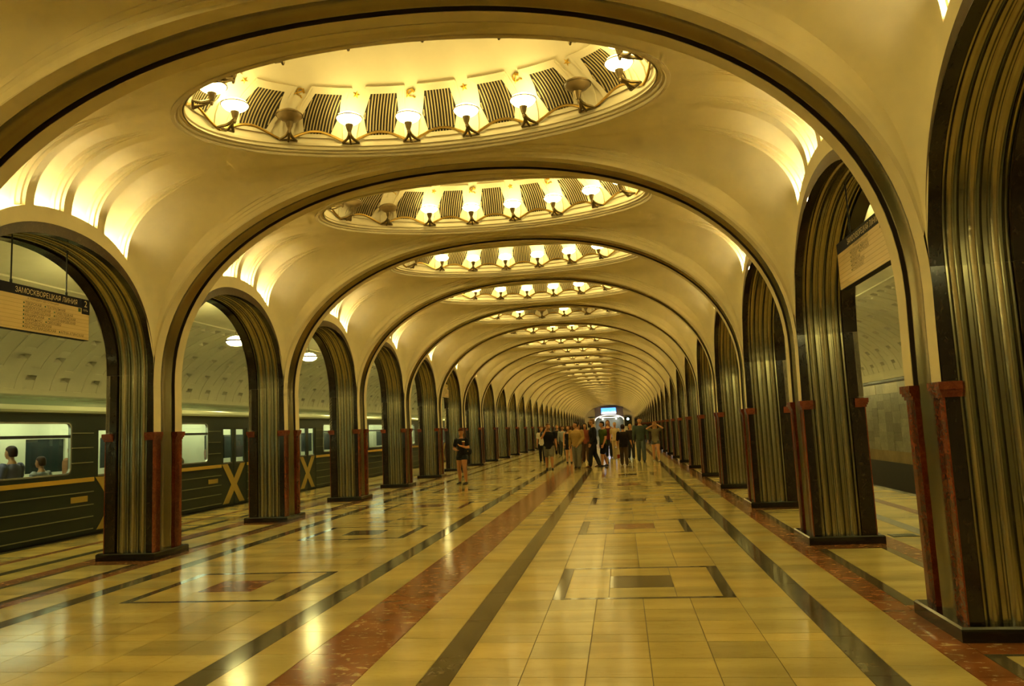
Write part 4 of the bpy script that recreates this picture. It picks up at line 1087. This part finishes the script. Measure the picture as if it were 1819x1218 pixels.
person((-1.74, 47.0, 0), 1.84, 0, 'woman in dark clothes with an orange scarf at the back left', 0, (.02, .014, .018), (.012, .012, .014), 'long', 'trousers', (.30, .17, .06), fem=True, stride=.06, group=GP)
person((-1.23, 44.7, 0), 1.76, .2, 'man in pale blue shirt and jeans striding at the back left', 0, (.30, .32, .29), (.05, .06, .065), 'long', 'trousers', (.02, .012, .008), stride=.13, group=GP)
person((-.25, 35.4, 0), 1.74, 0, 'girl in short black dress with bare legs beside the man in tan', 2, (.012, .010, .012), (.012, .010, .012), 'none', 'none', (.05, .022, .012), longhair=True, fem=True, stride=.04, skirt=.36, collar='tank', group=GP)
person((.41, 30.6, 0), 1.86, -.25, 'man in tan pullover and grey jeans looking aside in the crowd', 0, (.36, .23, .07), (.17, .165, .125), 'long', 'trousers', (.015, .010, .008), arms={1: ((.15, .0, .64), (.06, -.10, .50))}, stride=.05, headturn=-.9, group=GP, width=1.1)
person((-.05, 40.5, 0), 1.80, 0, 'red-haired woman mostly hidden behind the man in tan', 0, (.10, .03, .015), (.03, .02, .018), 'long', 'trousers', (.13, .03, .012), longhair=True, fem=True, stride=.05, group=GP)
person((.51, 35.8, 0), 1.81, .1, 'woman in rust red top, black scarf and brown trousers', 0, (.24, .06, .03), (.06, .033, .02), 'long', 'trousers', (.012, .009, .008), fem=True, stride=.04, collar='high', longhair=True, group=GP)
person((1.05, 31.25, 0), 1.95, -1.35, 'tall man in black jacket and dark jeans standing sideways', 0, (.008, .008, .009), (.016, .016, .018), 'long', 'trousers', (.15, .08, .035), shoes=(.10, .04, .02), stride=.10, group=GP, width=1.08)
person((1.44, 31.37, 0), 1.83, -1.1, 'man in green shirt and black shorts behind the man in black jacket', 0, (.075, .105, .018), (.007, .007, .009), 'short', 'shorts', (.010, .008, .007), stride=.08, group=GP, width=1.08)
person((1.50, 40.5, 0), 1.94, 0, 'long-haired woman in maroon tank top and dark trousers', 2, (.10, .012, .016), (.02, .02, .022), 'none', 'trousers', (.14, .055, .02), longhair=True, fem=True, stride=.06, collar='tank', group=GP)
person((1.86, 40.2, 0), 1.81, 0, 'woman in cream clothes beside the woman in maroon', 2, (.58, .43, .22), (.55, .40, .20), 'short', 'trousers', (.42, .26, .10), fem=True, stride=.06, group=GP)
m_p = person((2.26, 31.8, 0), 1.67, PI, 'woman in black top and brown trousers seen from behind with a bag', 0, (.014, .009, .009), (.085, .055, .032), 'elbow', 'trousers', (.035, .014, .012), arms={-1: ((-.165, .0, .63), (-.20, -.06, .50))}, stride=.06, fem=True, group=GP, width=1.18, hem=.44)
person((2.62, 37.5, 0), 1.68, .1, 'fair woman in black half hidden behind the man in blue shirt', 0, (.02, .015, .015), (.02, .02, .02), 'long', 'trousers', (.45, .30, .12), fem=True, stride=.05, group=GP)
person((3.03, 34.5, 0), 1.94, 0, 'tall man in teal denim shirt and blue jeans near the right columns', 0, (.055, .075, .06), (.085, .105, .105), 'long', 'trousers', (.03, .016, .01), stride=.06, group=GP, width=1.12)
person((3.65, 34.0, 0), 1.73, 0, 'girl in grey top and shorts raising both hands to her head', 2, (.19, .165, .10), (.085, .095, .085), 'short', 'minishorts', (.40, .22, .07), longhair=True, fem=True, stride=.05, arms={-1: ((-.20, -.05, .83), (-.07, -.04, .90)), 1: ((.20, -.05, .83), (.075, -.02, .92))}, shoes=(.35, .30, .2), group=GP)
q_p = person((-2.85, 23.9, 0), 1.76, -.35, 'girl in black shirt and denim shorts standing alone with a paper cup', 1, (.005, .005, .006), (.018, .022, .026), 'short', 'minishorts', (.10, .022, .010), fem=True, stride=.025, arms={-1: ((-.160, -.01, .635), (-.035, -.115, .615)), 1: ((.150, -.01, .64), (.075, -.125, .685))}, nod=.35, group=GP, stance=1.75)
# things they carry
t = empty('paper_cup', (-2.85+.115, 23.9-.26, 1.22)); tag(t, 'paper cup with white lid held by the girl in black', 'cup')
b = MB(); b.lathe([(.0, 0), (.032, 0), (.043, .12), (0, .12)], cmat((.30, .10, .035)), 14); ob('cup', b.mesh('cup'), t)
b = MB(); b.lathe([(.0, .125), (.040, .125), (.047, .118), (.047, .130), (.040, .142), (.0, .142)], cmat((.70, .58, .35)), 14); ob('lid', b.mesh('lid'), t)
t = empty('shoulder_bag', (-2.62, 23.76, .93)); tag(t, 'black shoulder bag at the side of the girl with the cup', 'bag')
bm = bmesh.new(); loft(bm, [(Vector((0, 0, z)), Vector((rx, 0, 0)), Vector((0, ry, 0))) for z, rx, ry in ((0, .10, .05), (.05, .135, .065), (.14, .13, .06), (.19, .09, .04))], 12); ob('pouch', finish(bm, 'pouch', cmat((.008, .008, .009)), .018, 1), t)
b = MB(); b.tube([(-.09, 0, .17), (-.07, .02, .36), (-.16, .09, .56)], .010, cmat((.008, .008, .009)), 6); ob('strap', b.mesh('strap'), t)
b = MB(); b.lathe([(0, 0), (.014, 0)], 'gold', 10, (.01, -.068, .11), Matrix(((1,0,0,0),(0,0,1,0),(0,-1,0,0),(0,0,0,1)))); ob('button', b.mesh('button'), t)
t = empty('shopping_bag', (2.26-.33, 31.8-.02, .27)); t.rotation_euler.z = .3; tag(t, 'pale plastic shopping bag with red print held by the woman in black', 'bag')
bm = bmesh.new(); loft(bm, [(Vector((0, 0, z)), Vector((rx, 0, 0)), Vector((0, ry, 0))) for z, rx, ry in ((0, .11, .07), (.06, .15, .09), (.25, .14, .07), (.38, .11, .04), (.46, .07, .02))], 14); ob('sack', finish(bm, 'sack', cmat((.42, .33, .17)), .022, 1), t)
b = MB(); b.grid([[(.02+.12*i/4, -.083-.004*math.sin(i), z) for i in range(5)] for z in (.03, .10, .18)], cmat((.30, .04, .02))); ob('print', b.mesh('print'), t)
for s in (-1, 1): b = MB(); b.tube([(s*.05, 0, .44), (s*.03, 0, .52), (0, 0, .56)], .008, cmat((.42, .33, .17)), 6); ob('handle', b.mesh('handle'), t)
# seated and standing passengers behind the train windows
GT = 'passengers in the train'
person((XS-.42, 12.15, .02), 1.72, -PI/2, 'passenger in violet shirt behind the nearest train window', 0, (.16, .15, .24), (.03, .03, .035), 'short', 'trousers', (.04, .02, .012), seat=True, stride=0, group=GT)
person((XS-.42, 12.85, -.02), 1.55, -PI/2, 'passenger with brown hair at the right edge of the nearest train window', 1, (.30, .30, .30), (.03, .03, .035), 'short', 'trousers', (.05, .025, .012), seat=True, stride=0, group=GT)
person((XS-.42, 17.2, -.02), 1.62, -PI/2, 'passenger with brown hair behind the second train window', 1, (.32, .20, .10), (.03, .03, .035), 'short', 'trousers', (.09, .04, .018), seat=True, stride=0, group=GT)
person((XS-.9, 14.3, .06), 1.70, -PI/2, 'passenger standing behind the train door left of the first column', 0, (.30, .14, .06), (.03, .03, .035), 'long', 'trousers', (.05, .025, .012), stride=0, group=GT)
person((XS-.9, 19.6, .06), 1.74, -PI/2, 'passenger standing behind the train door between first and second column', 0, (.34, .20, .16), (.03, .03, .035), 'short', 'trousers', (.06, .03, .012), stride=0, group=GT)

bpy.data.scenes.remove(TMP)
